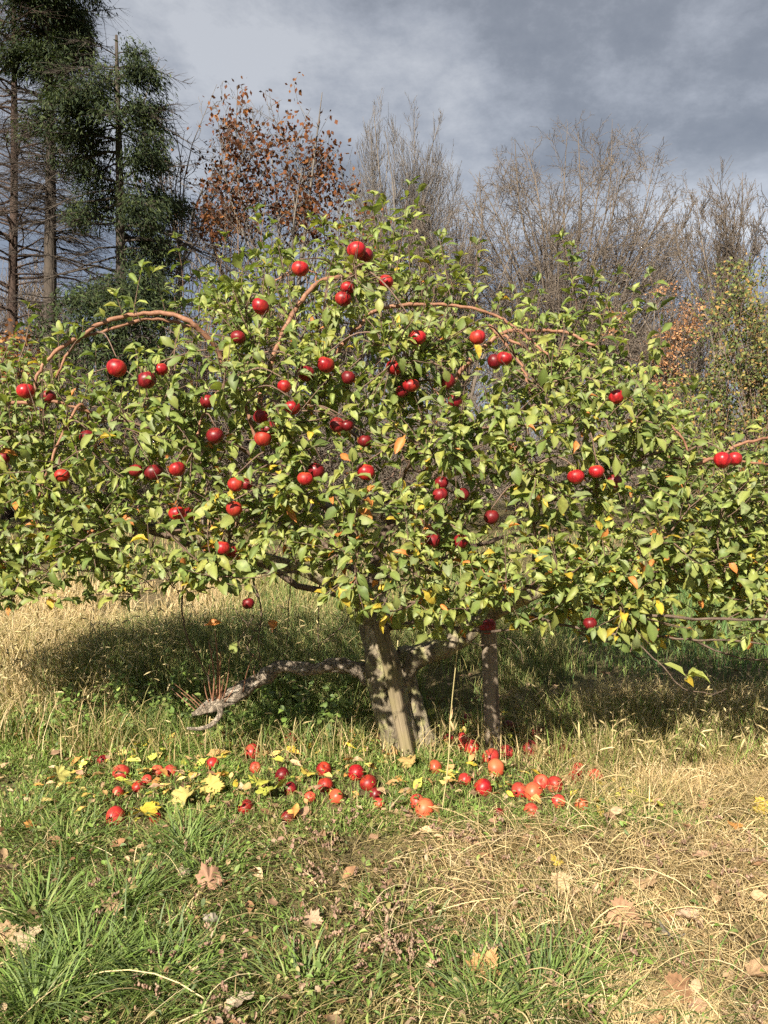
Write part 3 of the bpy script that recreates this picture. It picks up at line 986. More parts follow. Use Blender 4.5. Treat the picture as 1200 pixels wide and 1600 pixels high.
# shoots from twig nodes, densest at the outside
cv = crown_val(NN)
cand = np.where((RR < 0.0075) & (NN[:, 2] > .8) & in_crown(NN + 1e-4))[0]
w = 0.1 + np.clip(cv[cand], 0, 1) ** 1.3
pick = R.choice(cand, min(len(cand), 1700), replace=False, p=w / w.sum())
for i in pick:
    b = NN[i]
    o_ = outdir(b[None])[0]
    br = norm(NN[i] - NN[PAR[i]])
    d = norm(o_ * .55 + br * .5 + np.array([0, 0, .55]) + R.normal(0, .38, 3))
    L = R.uniform(.07, .24)
    e = b + d * L
    uu, vv, _ = project(e[None])
    if vv[0] < np.interp(uu[0], VT[:, 0], VT[:, 1]) - 15 or vv[0] > np.interp(uu[0], VB[:, 0], VB[:, 1]) + 14:
        L *= .4
    shoot(b, d, L, R.integers(5, 10))
# extra spur rosettes near the face of the crown so that it closes up
ex = sample_crown(5900, 0.0)
ex = ex[(crown_val(ex) > .45) & (ex[:, 1] < TY + .15)]
for b in ex:
    q = NN[np.argmin(np.linalg.norm(NN - b, axis=1))]
    d = norm(b - q + np.array([0, 0, .05]))
    L = min(np.linalg.norm(b - q), .22)
    shoot(b - d * L, d, L, R.integers(4, 7))
for pts, r0, r1 in ARCH:      # leaves along the canes
    for q in spline([at(*z) for z in pts], 7)[1:]:
        if R.random() < (.55 if pts[-1][1] < 860 else .8) and q[2] > .9:
            shoot(q, norm(np.array([R.normal(0, .5), -.3, .9])), R.uniform(.05, .13), 5)
for u, v, Y in [(1070, 1060, 3.0), (320, 975, 3.6), (371, 1022, 3.6), (405, 1040, 3.7), (425, 985, 3.6), (700, 940, 3.1), (625, 985, 3.2), (665, 995, 3.1), (850, 985, 3.1), (985, 1015, 3.1), (805, 975, 3.1), (980, 935, 3.0), (60, 935, 3.1), (90, 940, 3.1), (180, 935, 3.2)]:
    q = at(u, v, Y)
    shoot(q + np.array([0, 0, -.01]), np.array([0.2, -.2, 1.]), .03, 1 if u < 450 and v > 960 else 4, False, .075)

LP = np.array(LP); LD = np.array(LD); LS = np.array(LS)
LN_ = norm(np.array([0, 0, .75]) + outdir(LP) * .45 + SUNV * .55 + R.normal(0, .45, LP.shape))
# keep the apples that the photograph shows in view: leaves that would hang right in front of them are dropped
cen = LP + LD * LS[:, None] * .5
lu, lv, ldp = project(cen)
keep = np.ones(len(LP), bool)
for pts, r0, r1 in ARCH[:6]:
    for q in spline([at(*z) for z in pts], 26):
        qu, qv, qd = project(q[None])
        keep &= ~((np.hypot(lu - qu[0], lv - qv[0]) < 17) & (ldp < qd[0] + .01) & (R.random(len(LP)) < .38))
for (u, v, rp, P) in ap_info:
    _, _, dp = project(P[None])
    vis = 1.0 if rp >= 11 else 0.85
    pr = (.80 if rp >= 12 else .66) if KINDS[(u, v)] == 'r' else .42
    hit = (np.hypot(lu - u, lv - v) < rp * vis + 8) & (ldp < dp[0] + .02)
    keep &= ~(hit & (R.random(len(LP)) < pr))
# and the trunk and posts stay clear below the crown
keep &= ~((lv > 1000) & (lu > 560) & (lu < 800))
keep &= ~((lv > np.interp(lu, VB[:, 0], VB[:, 1]) + 45) & (lu < 950) & (lu > 450))
LP, LD, LN_, LS, cen, lu, lv, ldp = [a[keep] for a in (LP, LD, LN_, LS, cen, lu, lv, ldp)]
nl = len(LP)
ptop = smooth01(lv - np.interp(lu, VT[:, 0], VT[:, 1]), -10, 170)
airy = (R.random(nl) < .55 + .45 * ptop) & ((LP[:, 1] < TY + .3) | (R.random(nl) < .42)) & ((crown_val(LP) > .3) | (R.random(nl) < .5))
airy |= (lv < np.interp(lu, VT[:, 0], VT[:, 1]) - 5) & (LS < .085)
LP, LD, LN_, LS, cen, lu, lv, ldp = [a[airy] for a in (LP, LD, LN_, LS, cen, lu, lv, ldp)]
nl = len(LP)
print('leaves', nl)
LC = leaf_colors(nl, LP)
LCURL = R.uniform(.05, 1.1, nl); LFOLD = R.uniform(.1, 1.0, nl); LWID = R.uniform(.75, 1.3, nl)

# the 300 leaves that show largest become parts of their own
view = norm(cen - np.array([0, 0, CAM_Z]))
nrm = LN_ - LD * (LN_ * LD).sum(1, keepdims=True)
facing = np.abs((norm(nrm) * view).sum(1))
area = LS ** 2 * facing / ldp ** 2
infr = (lu > 12) & (lu < 1188) & (lv > 250) & (lv < 1120)
cell = (lu // 22).astype(int) * 1000 + (lv // 22).astype(int)
front = np.zeros(nl, bool)
order = np.argsort(ldp)
_, first = np.unique(cell[order], return_index=True)
front[order[first]] = True
score = np.where(infr & front, area, 0)
big = np.argsort(-score)[:300]
isbig = np.zeros(nl, bool); isbig[big] = True
V, F, m = leaf_batch(LP[~isbig], LD[~isbig], LN_[~isbig], LS[~isbig], LCURL[~isbig], LFOLD[~isbig], LWID[~isbig])
part('foliage', V, F, M_leaf, apple_tree, rib(np.repeat(LC[~isbig], m, 0)), kind='stuff')
V, F, _ = shoot_bag.out()
part('shoots', V, F, M_twig, apple_tree, kind='stuff')
leaf_meshes = {}
PAL = [GREENS[0], GREENS[1], GREENS[2], GREENS[3], GREENS[4], GREENS[5], np.array([.245, .265, .062]), np.array([.56, .42, .045]), np.array([.5, .2, .055])]
for i in big:
    ci = int(np.argmin([np.linalg.norm(LC[i] - c) for c in PAL]))
    si = int(R.integers(0, 4))
    if (ci, si) not in leaf_meshes:
        cu, fo, wi = [(.2, .6, 1.0), (.55, .4, 1.1), (.95, .7, .9), (.4, .25, 1.15)][si]
        v_, f_, m_ = leaf_batch(np.zeros((1, 3)), np.array([[1., 0, 0]]), np.array([[0, 0, 1.]]), np.array([1.]), cu, fo, wi)
        leaf_meshes[(ci, si)] = make_mesh('leaf', v_, f_, M_leaf, rib(np.repeat(PAL[ci][None], len(v_), 0)))
    d = LD[i]; s = norm(np.cross(d, LN_[i])); n_ = np.cross(s, d)
    o = add('leaf', leaf_meshes[(ci, si)], apple_tree)
    # mesh axes: x along the leaf, y = -side, z = normal
    M3 = np.stack([d, -s, n_], 1) * LS[i]
    Mx = Matrix.Identity(4)
    for a in range(3):
        for c_ in range(3):
            Mx[a][c_] = M3[a, c_]
        Mx[a][3] = LP[i][a] - TB[a]
    o.matrix_basis = Mx

# ------------------------------------------------------------------ wooden stakes
def post(name, p0, p1, r, mat, label, seed):
    p0 = np.array(p0); p1 = np.array(p1)
    L = np.linalg.norm(p1 - p0)
    n = 26
    zs = np.linspace(0, L, n)
    ang = np.linspace(0, 2 * math.pi, 26, endpoint=False)
    rows = []
    for z in zs:
        # rounded square section with drying checks
        sq = 1 / np.maximum(np.abs(np.cos(ang)), np.abs(np.sin(ang)))
        rr = r * np.minimum(1.12, 0.55 + 0.45 * sq) * (1 + 0.05 * (2 * vnoise(ang * 3 + seed, np.full(26, z * 3)) - 1))
        ck = np.exp(-((ang - (4.2 + .25 * math.sin(z * 3 + seed))) / .09) ** 2) * .16 + np.exp(-((ang - (5.3 + .2 * math.sin(z * 4 + seed))) / .08) ** 2) * .12
        rr = rr * (1 - ck) * (1 if z < L - .02 else .96)
        rows.append(np.stack([rr * np.cos(ang), rr * np.sin(ang), np.full(26, z) + (0.03 * np.cos(ang) if z > L - .001 else 0)], -1))
    V = np.concatenate(rows + [[[0, 0, 0]], [[0, 0, L]]])
    i = np.arange(n - 1)[:, None] * 26; j = np.arange(26)[None]; k = (j + 1) % 26
    Q = np.stack([i + j, i + k, i + 26 + k, i + 26 + j], -1).reshape(-1, 4)
    j = np.arange(26); k = (j + 1) % 26
    T3 = np.concatenate([np.stack([np.full(26, n * 26), k, j], -1), np.stack([np.full(26, n * 26 + 1), (n - 1) * 26 + j, (n - 1) * 26 + k], -1)])
    o = add(name, make_mesh(name, V, [Q, T3], mat), None, tuple(p0), label, 'wooden stake')
    o.rotation_euler = Vector(p1 - p0).to_track_quat('Z', 'Y').to_euler()
    return o


post('wooden_stake', at(640, 1190, TY - .13), at(592, 962, TY - .09), .036, M_post_a, 'weathered square stake leaning left against the front of the apple trunk', 1.0)
post('wooden_stake', at(771, 1180, TY + .02), at(762, 950, TY + .02), .043, M_post_b, 'upright round grey post propping the right branches of the apple tree', 5.0)

# ------------------------------------------------------------------ windfall apples on the grass
FALLEN = [
    (190, 1210, 13, 'l', 'fallen red apple in bright grass, upper of the two farthest left'),
    (181, 1278, 15, 'l', 'fallen red apple beside the bright yellow leaf, lower far left'),
    (184, 1240, 9, 'l', 'half buried fallen apple between the two far left apples'),
    (216, 1230, 9, 'r', 'half buried apple, lower of the small pair near the left'),
    (230, 1220, 8, 'l', 'half buried apple, upper of the small pair near the left'),
    (246, 1207, 10, 'l', 'left apple of two side by side in the left grass'),
    (267, 1206, 10, 'l', 'right apple of two side by side in the left grass'),
    (161, 1190, 8, 'd', 'dark fallen apple at the far left edge of the windfalls'),
    (275, 1161, 8, 'd', 'fallen apple in shadow edge left of the limb tip'),
    (243, 1277, 9, 'r', 'red apple peeping out right of the bright yellow leaf'),
    (332, 1197, 10, 'r', 'single fallen apple in grass below the limb tip'),
    (342, 1151, 11, 'o', 'orange fallen apple right under the limb tip'),
    (352, 1138, 8, 'l', 'small red apple touching the curled limb tip'),
    (407, 1148, 9, 'r', 'front apple of two under the middle of the low limb'),
    (400, 1136, 8, 'd', 'rear apple of two under the middle of the low limb'),
    (394, 1174, 12, 'l', 'pale red apple in grass below the two under the limb'),
    (399, 1199, 9, 'l', 'half sunk red apple above the yellow green maple leaves'),
    (384, 1263, 12, 'r', 'pecked dark red apple below left of the yellow green maple leaves'),
    (454, 1153, 11, 'd', 'dark fallen apple in shade among brown leaves, right of the low limb'),
    (441, 1210, 11, 'd', 'deep red apple above right of the yellow green maple leaves'),
    (454, 1231, 10, 'd', 'deep red apple just below the one right of the maple leaves'),
    (484, 1244, 8, 'l', 'small pale apple left of the orange apple at centre'),
    (506, 1200, 11, 'r', 'red apple, upper of the two left of the trunk'),
    (508, 1225, 12, 'r', 'glossy red apple, lower of the two left of the trunk'),
    (525, 1243, 12, 'o', 'round orange apple at the centre of the windfalls'),
    (556, 1206, 13, 'r', 'red and yellow apple up left in the chain below the trunk'),
    (576, 1221, 13, 'r', 'middle apple of the chain below the trunk'),
    (587, 1239, 10, 'd', 'dark apple under a green leaf in the chain below the trunk'),
    (593, 1258, 10, 'l', 'pale apple at the lower end of the chain below the trunk'),
    (450, 1280, 11, 'd', 'dark red apple, left of the pair at the front of the centre grass'),
    (461, 1272, 8, 'l', 'orange red apple, right of the pair at the front of the centre grass'),
    (652, 1254, 12, 'l', 'rear apple of the large pair at front below the trunk'),
    (664, 1267, 16, 'o', 'large orange apple, front of the pair below the trunk'),
    (680, 1197, 11, 'o', 'orange apple in grass right of the trunk foot'),
    (595, 1152, 8, 'd', 'small apple left against the trunk foot'),
    (530, 1136, 7, 'd', 'small dark apple in grass well left of the trunk'),
    (730, 1123, 13, 'd', 'large dark apple in shade left of the upright post'),
    (702, 1152, 9, 'd', 'small dark apple at the left of the row toward the post'),
    (722, 1150, 9, 'l', 'rear apple of the row leading to the post'),
    (727, 1160, 11, 'l', 'middle apple of the row leading to the post'),
    (737, 1167, 12, 'l', 'front apple of the row leading to the post'),
    (767, 1181, 13, 'l', 'red apple directly in front of the post foot'),
    (775, 1198, 14, 'o', 'orange apple below the red one at the post foot'),
    (791, 1172, 11, 'd', 'apple just right behind the post foot'),
    (795, 1137, 11, 'd', 'shaded apple farther back right of the post'),
    (841, 1146, 12, 'd', 'round shaded apple farther right of the post'),
    (829, 1167, 13, 'd', 'dark apple in front of the round shaded one right of the post'),
    (880, 1169, 10, 'd', 'dark apple rightmost in the shade'),
    (871, 1128, 9, 'd', 'dim apple farthest back in the shade right of the post'),
    (726, 1217, 10, 'l', 'pale half hidden apple in grass left of the post front'),
    (755, 1231, 14, 'r', 'bright red apple alone below the post'),
    (812, 1233, 12, 'l', 'left apple of the cluster of four'),
    (834, 1236, 16, 'o', 'largest, orange yellow apple of the cluster of four'),
    (845, 1220, 12, 'l', 'rear apple of the cluster of four'),
    (867, 1224, 13, 'l', 'right apple of the cluster of four'),
    (904, 1202, 11, 'l', 'top apple of the three by the dry grass'),
    (899, 1213, 11, 'r', 'left apple of the three by the dry grass'),
    (930, 1214, 13, 'l', 'right apple of the three by the dry grass'),
    (872, 1252, 11, 'l', 'pink red apple below the cluster of four'),
    (909, 1260, 11, 'o', 'faded orange apple half in straw at right'),
    (830, 1272, 12, 'l', 'bright red apple frontmost at right below the cluster'),
    (779, 1279, 8, 'd', 'small dark apple sunk in straw at front right'),
    (176, 1467, 14, 'd', 'dark red rotten apple sunk in the foreground grass'),
]
FA = []
for (u, v, rp, k, lab) in FALLEN:
    P = ground(u, v + rp * .5)
    dep = project(P[None])[2][0]
    r = np.clip(rp * dep / 1200 * .98, .026, .046)
    z = float(gh(P[0], P[1])) + r * .66
    if (u, v) == (176, 1467): z -= .012
    put_apple((P[0], P[1], z), r, k, lab, 'windfall apples on the grass', (R.uniform(-1.6, 1.6), R.uniform(-1.6, 1.6), R.uniform(0, 6.28)))
    FA.append((P[0], P[1], r))
FA = np.array(FA)

# ------------------------------------------------------------------ single fallen leaves
def maple_mesh(name, col, curl, seed):
    rng = np.random.default_rng(seed)
    tips = [(-2.75, .48), (-2.2, .56), (-1.75, .74), (-1.45, .66), (-1.05, .86), (-.80, .74), (-.55, .68), (-.38, .80), (-.20, .86), (0, 1.0)]
    prof = tips + [(-a, r) for a, r in tips[-2::-1]]
    # valleys between the lobes
    full = []
    for i, (a, r) in enumerate(prof):
        full.append((a, r * rng.uniform(.92, 1.06)))
        if i < len(prof) - 1:
            a2, r2 = prof[i + 1]
            full.append(((a + a2) / 2, min(r, r2) * rng.uniform(.84, .97)))
    full.append((math.pi, .12))
    a = np.array([q[0] for q in full]); r = np.array([q[1] for q in full])
    rings = [np.zeros((1, 3))]
    ph = rng.uniform(0, 6.28, 3)
    for f in (.45, .75, 1.0):
        x, y = f * r * np.cos(a), f * r * np.sin(a)
        z = curl * (.42 * np.sin(2 * a + ph[0]) * f * r + .35 * (x * x) * math.cos(ph[1]) + .5 * y * y) + .05 * np.sin(9 * a + ph[2]) * f
        rings.append(np.stack([x, y, z], -1))
    V = np.concatenate(rings)
    n = len(a)
    j = np.arange(n); k = (j + 1) % n
    T3 = np.stack([np.zeros(n, int), 1 + j, 1 + k], -1)
    Q = np.concatenate([np.stack([1 + q * n + j, 1 + (q + 1) * n + j, 1 + (q + 1) * n + k, 1 + q * n + k], -1) for q in range(2)])
    sv, sf = sweep(spline([(-.10, 0, 0), (-.45, .05, .02), (-.8, .02, .08)], 6), np.full(6, .014), 4)
    b = Bag()
    shade = np.asarray(col) * rng.uniform(.8, 1.15, (len(V), 1))
    b.put(V, [T3, Q], shade); b.put(sv, sf, np.asarray(col) * .7)
    V, F, Cc = b.out()
    return make_mesh(name, V, F, M_dry, Cc)


YEL, YGR, TAN, BRN, ORG, PAL2 = (.62, .47, .06), (.50, .50, .09), (.46, .31, .18), (.27, .15, .08), (.55, .27, .08), (.58, .46, .34)
BIGLEAF = [
    (222, 1281, .085, YEL, .5, 'bright yellow leaf lying right of the lower far left apple'),
    (293, 1258, .088, (.56, .47, .16), .6, 'large pale yellow maple leaf left of centre, flat on the grass'),
    (326, 1243, .075, (.58, .46, .14), .7, 'curled yellow tan leaf just right of the large pale yellow leaf'),
    (403, 1238, .07, YGR, .4, 'left leaf of the two yellow green maple leaves'),
    (427, 1244, .09, (.52, .55, .10), .5, 'right, larger leaf of the two yellow green maple leaves'),
    (330, 1165, .09, (.30, .36, .09), .4, 'light green leaf spray under the limb tip'),
    (90, 1226, .06, (.50, .46, .14), .6, 'yellowish leaf standing in grass at far left'),
    (45, 1259, .03, ORG, .4, 'small orange leaf at the far left edge'),
    (52, 1308, .05, ORG, .5, 'orange brown leaf in shadowy grass at left'),
    (327, 1405, .065, (.50, .29, .19), .7, 'pinkish tan maple leaf in the left foreground'),
    (285, 1386, .035, PAL2, .6, 'small pale leaf up left of the pinkish tan maple leaf'),
    (172, 1441, .055, TAN, .6, 'tan leaf above the dark foreground apple'),
    (150, 1404, .04, TAN, .8, 'tan leaf standing on edge in the left foreground'),
    (42, 1483, .06, (.55, .42, .27), .6, 'pale tan leaf curled near the left edge of the foreground'),
    (8, 1480, .05, TAN, .6, 'tan leaf cut by the left edge of the foreground'),
    (10, 1380, .05, (.36, .24, .17), .7, 'brown leaf at the left edge, higher up'),
    (335, 1462, .04, (.42, .36, .28), .8, 'greyish leaf below the pinkish tan maple leaf'),
    (484, 1461, .045, (.52, .36, .24), .6, 'tan leaf in the middle foreground weeds'),
    (372, 1590, .06, (.50, .39, .28), .8, 'pale curled leaf at the bottom edge left of centre'),
    (1006, 1403, .065, (.56, .38, .22), .5, 'tan maple leaf in straw at right'),
    (872, 1404, .055, (.60, .44, .26), .5, 'beige leaf in the dry grass right of centre'),
    (966, 1452, .07, (.42, .25, .15), .6, 'brown leaf below the tan maple leaf'),
    (1085, 1460, .065, (.56, .40, .28), .6, 'pale pinkish leaf at right in the straw'),
    (1050, 1487, .05, (.32, .28, .23), .7, 'grey leaf near the right foreground'),
    (806, 1506, .055, (.60, .48, .32), .5, 'pale leaf on green grass in the middle foreground'),
    (752, 1538, .065, (.58, .32, .14), .7, 'orange tan curled leaf near the bottom centre'),
    (1050, 1562, .06, BRN, .6, 'dark brown leaf at the bottom right'),
    (1170, 1545, .07, (.52, .34, .2), .6, 'tan leaf at the bottom right edge'),
    (1187, 1275, .06, YEL, .4, 'bright yellow leaf at the right edge on dry straw'),
    (1150, 1313, .04, ORG, .5, 'small orange leaf below the yellow one at the right edge'),
    (868, 1373, .035, (.60, .44, .08), .6, 'small yellow leaf in the dry grass'),
    (1180, 1178, .07, (.42, .20, .10), .9, 'rusty curled leaf in tall straw at the right edge'),
    (700, 1235, .05, (.58, .36, .12), .6, 'orange leaf in grass below the trunk foot'),
    (480, 1222, .05, (.60, .46, .09), .5, 'yellow leaf between the windfalls left of the trunk'),
    (640, 1200, .06, (.52, .36, .14), .7, 'tan leaf heap before the trunk foot'),
]
BLP = []
for i, (u, v, s, c, cu, lab) in enumerate(BIGLEAF):
    P = ground(u, v)
    me = maple_mesh('fallen_leaf', tuple(.78 * q for q in c), cu, 100 + i)
    o = add('fallen_leaf', me, None, (P[0], P[1], float(gh(P[0], P[1])) + .035 + .01 * (i % 2)), lab, 'leaf', 'fallen leaves on the grass')
    o.scale = (s * 1.2,) * 3
    o.location.z += .012
    o.rotation_euler = (R.normal(.4, .2), R.normal(0, .25), R.uniform(0, 6.28))
    if 'standing' in lab: o.rotation_euler = (1.2, .2, 1.0)
    BLP.append((P[0], P[1], s * .8))
BLP = np.array(BLP)

# ------------------------------------------------------------------ grass, weeds and straw
def scatter(n, x0, x1, y0, y1):
    return R.uniform(x0, x1, n), R.uniform(y0, y1, n)


def clear_of(x, y, extra=1.0):
    k = np.ones(len(x), bool)
    for (a, b, r) in FA:
        # keep the strip in front of each apple low so that it shows
        k &= ~((np.abs(x - a) < r * .95 * extra) & (y < b + r * .8) & (y > b - .10 * extra) & (R.random(len(x)) < .66))
    for (a, b, r) in BLP:
        k &= ~((np.hypot(x - a, y - b) < r * extra) & (R.random(len(x)) < .8))
    return k


def zone(x, y):
    """weights of green, straw and pinkish weed in the sward"""
    nz = fbm(x, y, 1.3); nf = fbm(x + 9, y + 4, 3.1)
    left = smooth01(x, .05, -.75)
    right = smooth01(x, -.25, .6)
    front = smooth01(y, 3.35, 3.0)
    floor_ = smooth01(y, 3.15, 3.4) * smooth01(y, 4.75, 4.4) * smooth01(x, 1.35, .95)
    patch = np.exp(-(((x - .17) / .26) ** 2 + ((y - 2.25) / .2) ** 2))
    green = front * np.clip(left * 1.0 + patch * 1.1 + (nz - .55) * 1.6, 0, 1) + floor_ * np.clip(.5 + (nz - .45) * 2, 0, 1)
    straw = front * np.clip(right * 1.1 + (nf - .55), 0, 1) * (1 - patch * .6) + smooth01(x, .9, 1.4) * smooth01(y, 3.2, 3.5) * .9 * (y < 5)
    weed = front * np.exp(-((x + .05 - .1 * np.sin(y * 4)) / .55) ** 2) * np.clip(.7 + (nf - .5) * 2, 0, 1) + .25 * front * right
    return green, straw, weed


def col_mix(n, cols, jit=.2):
    cols = np.array(cols)
    return cols[R.integers(0, len(cols), n)] * R.uniform(1 - jit, 1 + jit, (n, 1))


G_DEEP = [(.135, .20, .055), (.175, .235, .065), (.14, .19, .08), (.22, .265, .08)]
G_BRIGHT = [(.17, .26, .055), (.21, .30, .065), (.14, .22, .05), (.26, .32, .09)]
STRAW = [(.52, .39, .20), (.60, .46, .25), (.44, .32, .17), (.64, .52, .32), (.38, .28, .15)]
OLIVE = [(.25, .23, .085), (.32, .27, .11), (.20, .20, .07), (.38, .31, .15)]
PINK = [(.31, .19, .14), (.38, .25, .18), (.26, .16, .11), (.38, .28, .19)]


def grass_object(name, bag, label, cat, mat=None):
    V, F, Cc = bag.out()
    o = add(name, make_mesh(name, V, F, mat or M_grass, Cc), None, (0, 0, 0), label, cat, kind='stuff')
    return o


def put_blades(bag, x, y, h, w, lean, cols, az=None, seg=3):
    n = len(x)
    if n == 0: return None
    az = R.uniform(0, 6.28, n) if az is None else az
    V, F, m, tip = blades(x, y, gh(x, y) - .005, h, w, az, lean, seg)
    bag.put(V, F, np.repeat(cols, m, 0))
    return tip


def xr(y0, y1, n, pad=.9):
    """points spread over the wedge in front of the camera, plus a margin to both sides"""
    y = np.sqrt(R.uniform(y0 ** 2, y1 ** 2, n))
    x = R.uniform(-1, 1, n) * (y * .52 + pad)
    return x, y


# foreground and orchard-floor green grass
bag = Bag()
x, y = xr(1.6, 4.9, 115000)
gr, st, wd = zone(x, y)
k = (R.random(len(x)) < gr * .48) & clear_of(x, y)
x, y = x[k], y[k]
n = len(x)
fl = smooth01(y, 3.1, 3.4)
tuft = fbm(x, y, 5.0)
h = (R.uniform(.035, .115, n) + .09 * np.clip(tuft - .45, 0, 1) * 3 * R.random(n)) * (1 - .5 * fl)
cols = np.where((fl > R.random(n))[:, None], col_mix(n, G_BRIGHT), col_mix(n, G_DEEP + [G_BRIGHT[0], G_BRIGHT[2]]))
put_blades(bag, x, y, h, R.uniform(.0018, .0046, n), R.uniform(.35, 1.5, n), cols, az=fbm(x, y, 2.2) * 9 + R.normal(0, .8, n))
x, y = scatter(60000, -2.9, 1.35, 3.15, 4.75)
k = (R.random(len(x)) < .25 + .75 * smooth01(fbm(x, y, 2.3), .35, .6)) & clear_of(x, y)
x, y = x[k], y[k]; n = len(x)
put_blades(bag, x, y, R.uniform(.03, .085, n), R.uniform(.0016, .0034, n), R.uniform(.3, 1.2, n), np.where((R.random(n) < .8)[:, None], col_mix(n, G_BRIGHT), col_mix(n, OLIVE + STRAW[:2])))
# tussock left foreground: longer bent blades
for (u, v, nn_, hh) in [(290, 1330, 260, .17), (130, 1530, 420, .2), (240, 1545, 300, .18), (60, 1440, 260, .16), (470, 1560, 200, .14), (330, 1370, 220, .15), (840, 1560, 420, .17), (760, 1590, 300, .15), (900, 1530, 200, .15),
                        (30, 1290, 260, .15), (100, 1330, 260, .15), (670, 1190, 420, .09), (270, 1180, 300, .1), (330, 1215, 260, .1), (50, 1580, 300, .2), (1100, 1570, 120, .15), (620, 1440, 120, .13), (200, 1420, 260, .16)]:
    P = ground(u, v)
    s = .05 + .05 * R.random()
    x = P[0] + R.normal(0, s, nn_); y = P[1] + R.normal(0, s, nn_)
    k = clear_of(x, y); x, y = x[k], y[k]; nn_ = len(x)
    az = np.arctan2(y - P[1], x - P[0]) + R.normal(0, .6, nn_)
    put_blades(bag, x, y, R.uniform(.5, 1.15, nn_) * hh, R.uniform(.0022, .0052, nn_), R.uniform(.4, 1.3, nn_), col_mix(nn_, G_BRIGHT if v < 1260 else G_DEEP + G_BRIGHT[:1]), az=az, seg=4)
grass_object('green_grass', bag, 'green grass with bent blades across the left foreground and below the tree', 'grass')

# olive and straw sward of the foreground
bag = Bag()
x, y = xr(1.6, 5.2, 190000)
gr, st, wd = zone(x, y)
k = (R.random(len(x)) < np.clip(.26 + st * .5 + wd * .12 - gr * .12, 0, 1)) & clear_of(x, y) & ((y < 3.35) | (x > .75))
x, y = x[k], y[k]; st = st[k]
n = len(x)
cols = np.where((R.random(n) < .25 + .7 * st)[:, None], col_mix(n, STRAW), col_mix(n, OLIVE))
put_blades(bag, x, y, R.uniform(.04, .13, n) * (1 + .6 * (y > 3.3)), R.uniform(.0012, .0031, n), R.uniform(.5, 1.8, n), cols, az=fbm(x, y, 1.7) * 11 + R.normal(0, .9, n))
# long dead stalks lying over the grass
m_ = 16000
x, y = xr(1.7, 4.4, m_)
gr, st, wd = zone(x, y)
k = (R.random(m_) < .035 + .75 * st) & ((y < 3.3) | (x > .8))
x, y = x[k], y[k]; n = len(x)
az = R.normal(2.9, 1.3, n); L = R.uniform(.06, .34, n) * R.uniform(.6, 1.25, n)
t = np.linspace(0, 1, 6)
arc = R.uniform(.0, .055, n); z0 = gh(x, y) + R.uniform(.02, .07, n)
bend = R.normal(0, .25, n)
P = np.stack([x[:, None] + np.cos(az[:, None] + bend[:, None] * t) * L[:, None] * t, y[:, None] + np.sin(az[:, None] + bend[:, None] * t) * L[:, None] * t,
              z0[:, None] + arc[:, None] * 4 * t * (1 - t)], -1)
w = R.uniform(.0006, .0013, n)
side = np.stack([-np.sin(az), np.cos(az), R.normal(0, .6, n)], -1)[:, None] * w[:, None, None]
V = np.stack([P - side, P + side], 2).reshape(-1, 3)
b = (np.arange(n) * 12)[:, None]; i = np.arange(5)[None] * 2
Q = np.stack([b + i, b + i + 1, b + i + 3, b + i + 2], -1).reshape(-1, 4)
bag.put(V, [Q], np.repeat(col_mix(n, STRAW + [(.62, .5, .27)]), 12, 0))
grass_object('dry_grass', bag, 'dry straw coloured grass and fallen stalks across the right foreground', 'dry grass')

# small-leaved weeds and clover close to the ground
bag = Bag()
ST3 = (np.array([0.0, .3, .7, 1.0]), np.array([.06, .34, .36, .0]))
x, y = xr(1.6, 4.8, 70000)
gr, st, wd = zone(x, y)
k = (R.random(len(x)) < np.clip(.10 + .30 * wd + .2 * gr - .1 * st, 0, 1)) & clear_of(x, y, .8) & ((y < 3.4) | (x < 1.2))
x, y = x[k], y[k]; wd = wd[k]; n = len(x)
z = gh(x, y) + R.uniform(.008, .085, n) * (.6 + .7 * fbm(x, y, 4))
d = norm(np.stack([R.normal(0, 1, n), R.normal(0, 1, n), R.normal(.15, .4, n)], -1))
V, F, m = leaf_batch(np.stack([x, y, z], -1), d, norm(np.array([0, 0, 1]) + R.normal(0, .4, (n, 3))), R.uniform(.012, .034, n), R.uniform(0, .9, n), R.uniform(0, .8, n), R.uniform(.35, .85, n), ST3)
cols = np.where((R.random(n) < wd * .30)[:, None], col_mix(n, PINK), np.where((R.random(n) < .62)[:, None], col_mix(n, G_BRIGHT + G_DEEP), col_mix(n, OLIVE + [TAN, BRN, (.3, .2, .12)])))
bag.put(V, F, np.repeat(cols, m, 0))
# pinkish seed heads of the low weeds: many tiny beads
x, y = xr(1.7, 3.4, 4200)
gr, st, wd = zone(x, y)
k = (R.random(len(x)) < wd * .75 * smooth01(fbm(x + 3, y, 3.5), .36, .6)); x, y = x[k], y[k]
per = 13
az = R.uniform(0, 6.28, len(x))[:, None]; tt_ = np.tile(np.arange(per) / per, (len(x), 1)); ln = R.uniform(.02, .055, len(x))[:, None]
c_ = np.stack([x[:, None] + np.cos(az) * ln * tt_, y[:, None] + np.sin(az) * ln * tt_, (gh(x, y) + R.uniform(.025, .09, len(x)))[:, None] + ln * tt_ * R.uniform(-.4, .9, len(x))[:, None]], -1).reshape(-1, 3)
c_ += R.normal(0, .003, c_.shape); n = len(c_)
s = R.uniform(.0025, .006, n)[:, None, None]
octa = np.array([(1, 0, 0), (-1, 0, 0), (0, 1, 0), (0, -1, 0), (0, 0, 1.5), (0, 0, -1.5)])
V = (c_[:, None] + octa[None] * s + R.normal(0, .001, (n, 6, 3))).reshape(-1, 3)
of = np.array([(0, 2, 4), (2, 1, 4), (1, 3, 4), (3, 0, 4), (2, 0, 5), (1, 2, 5), (3, 1, 5), (0, 3, 5)])
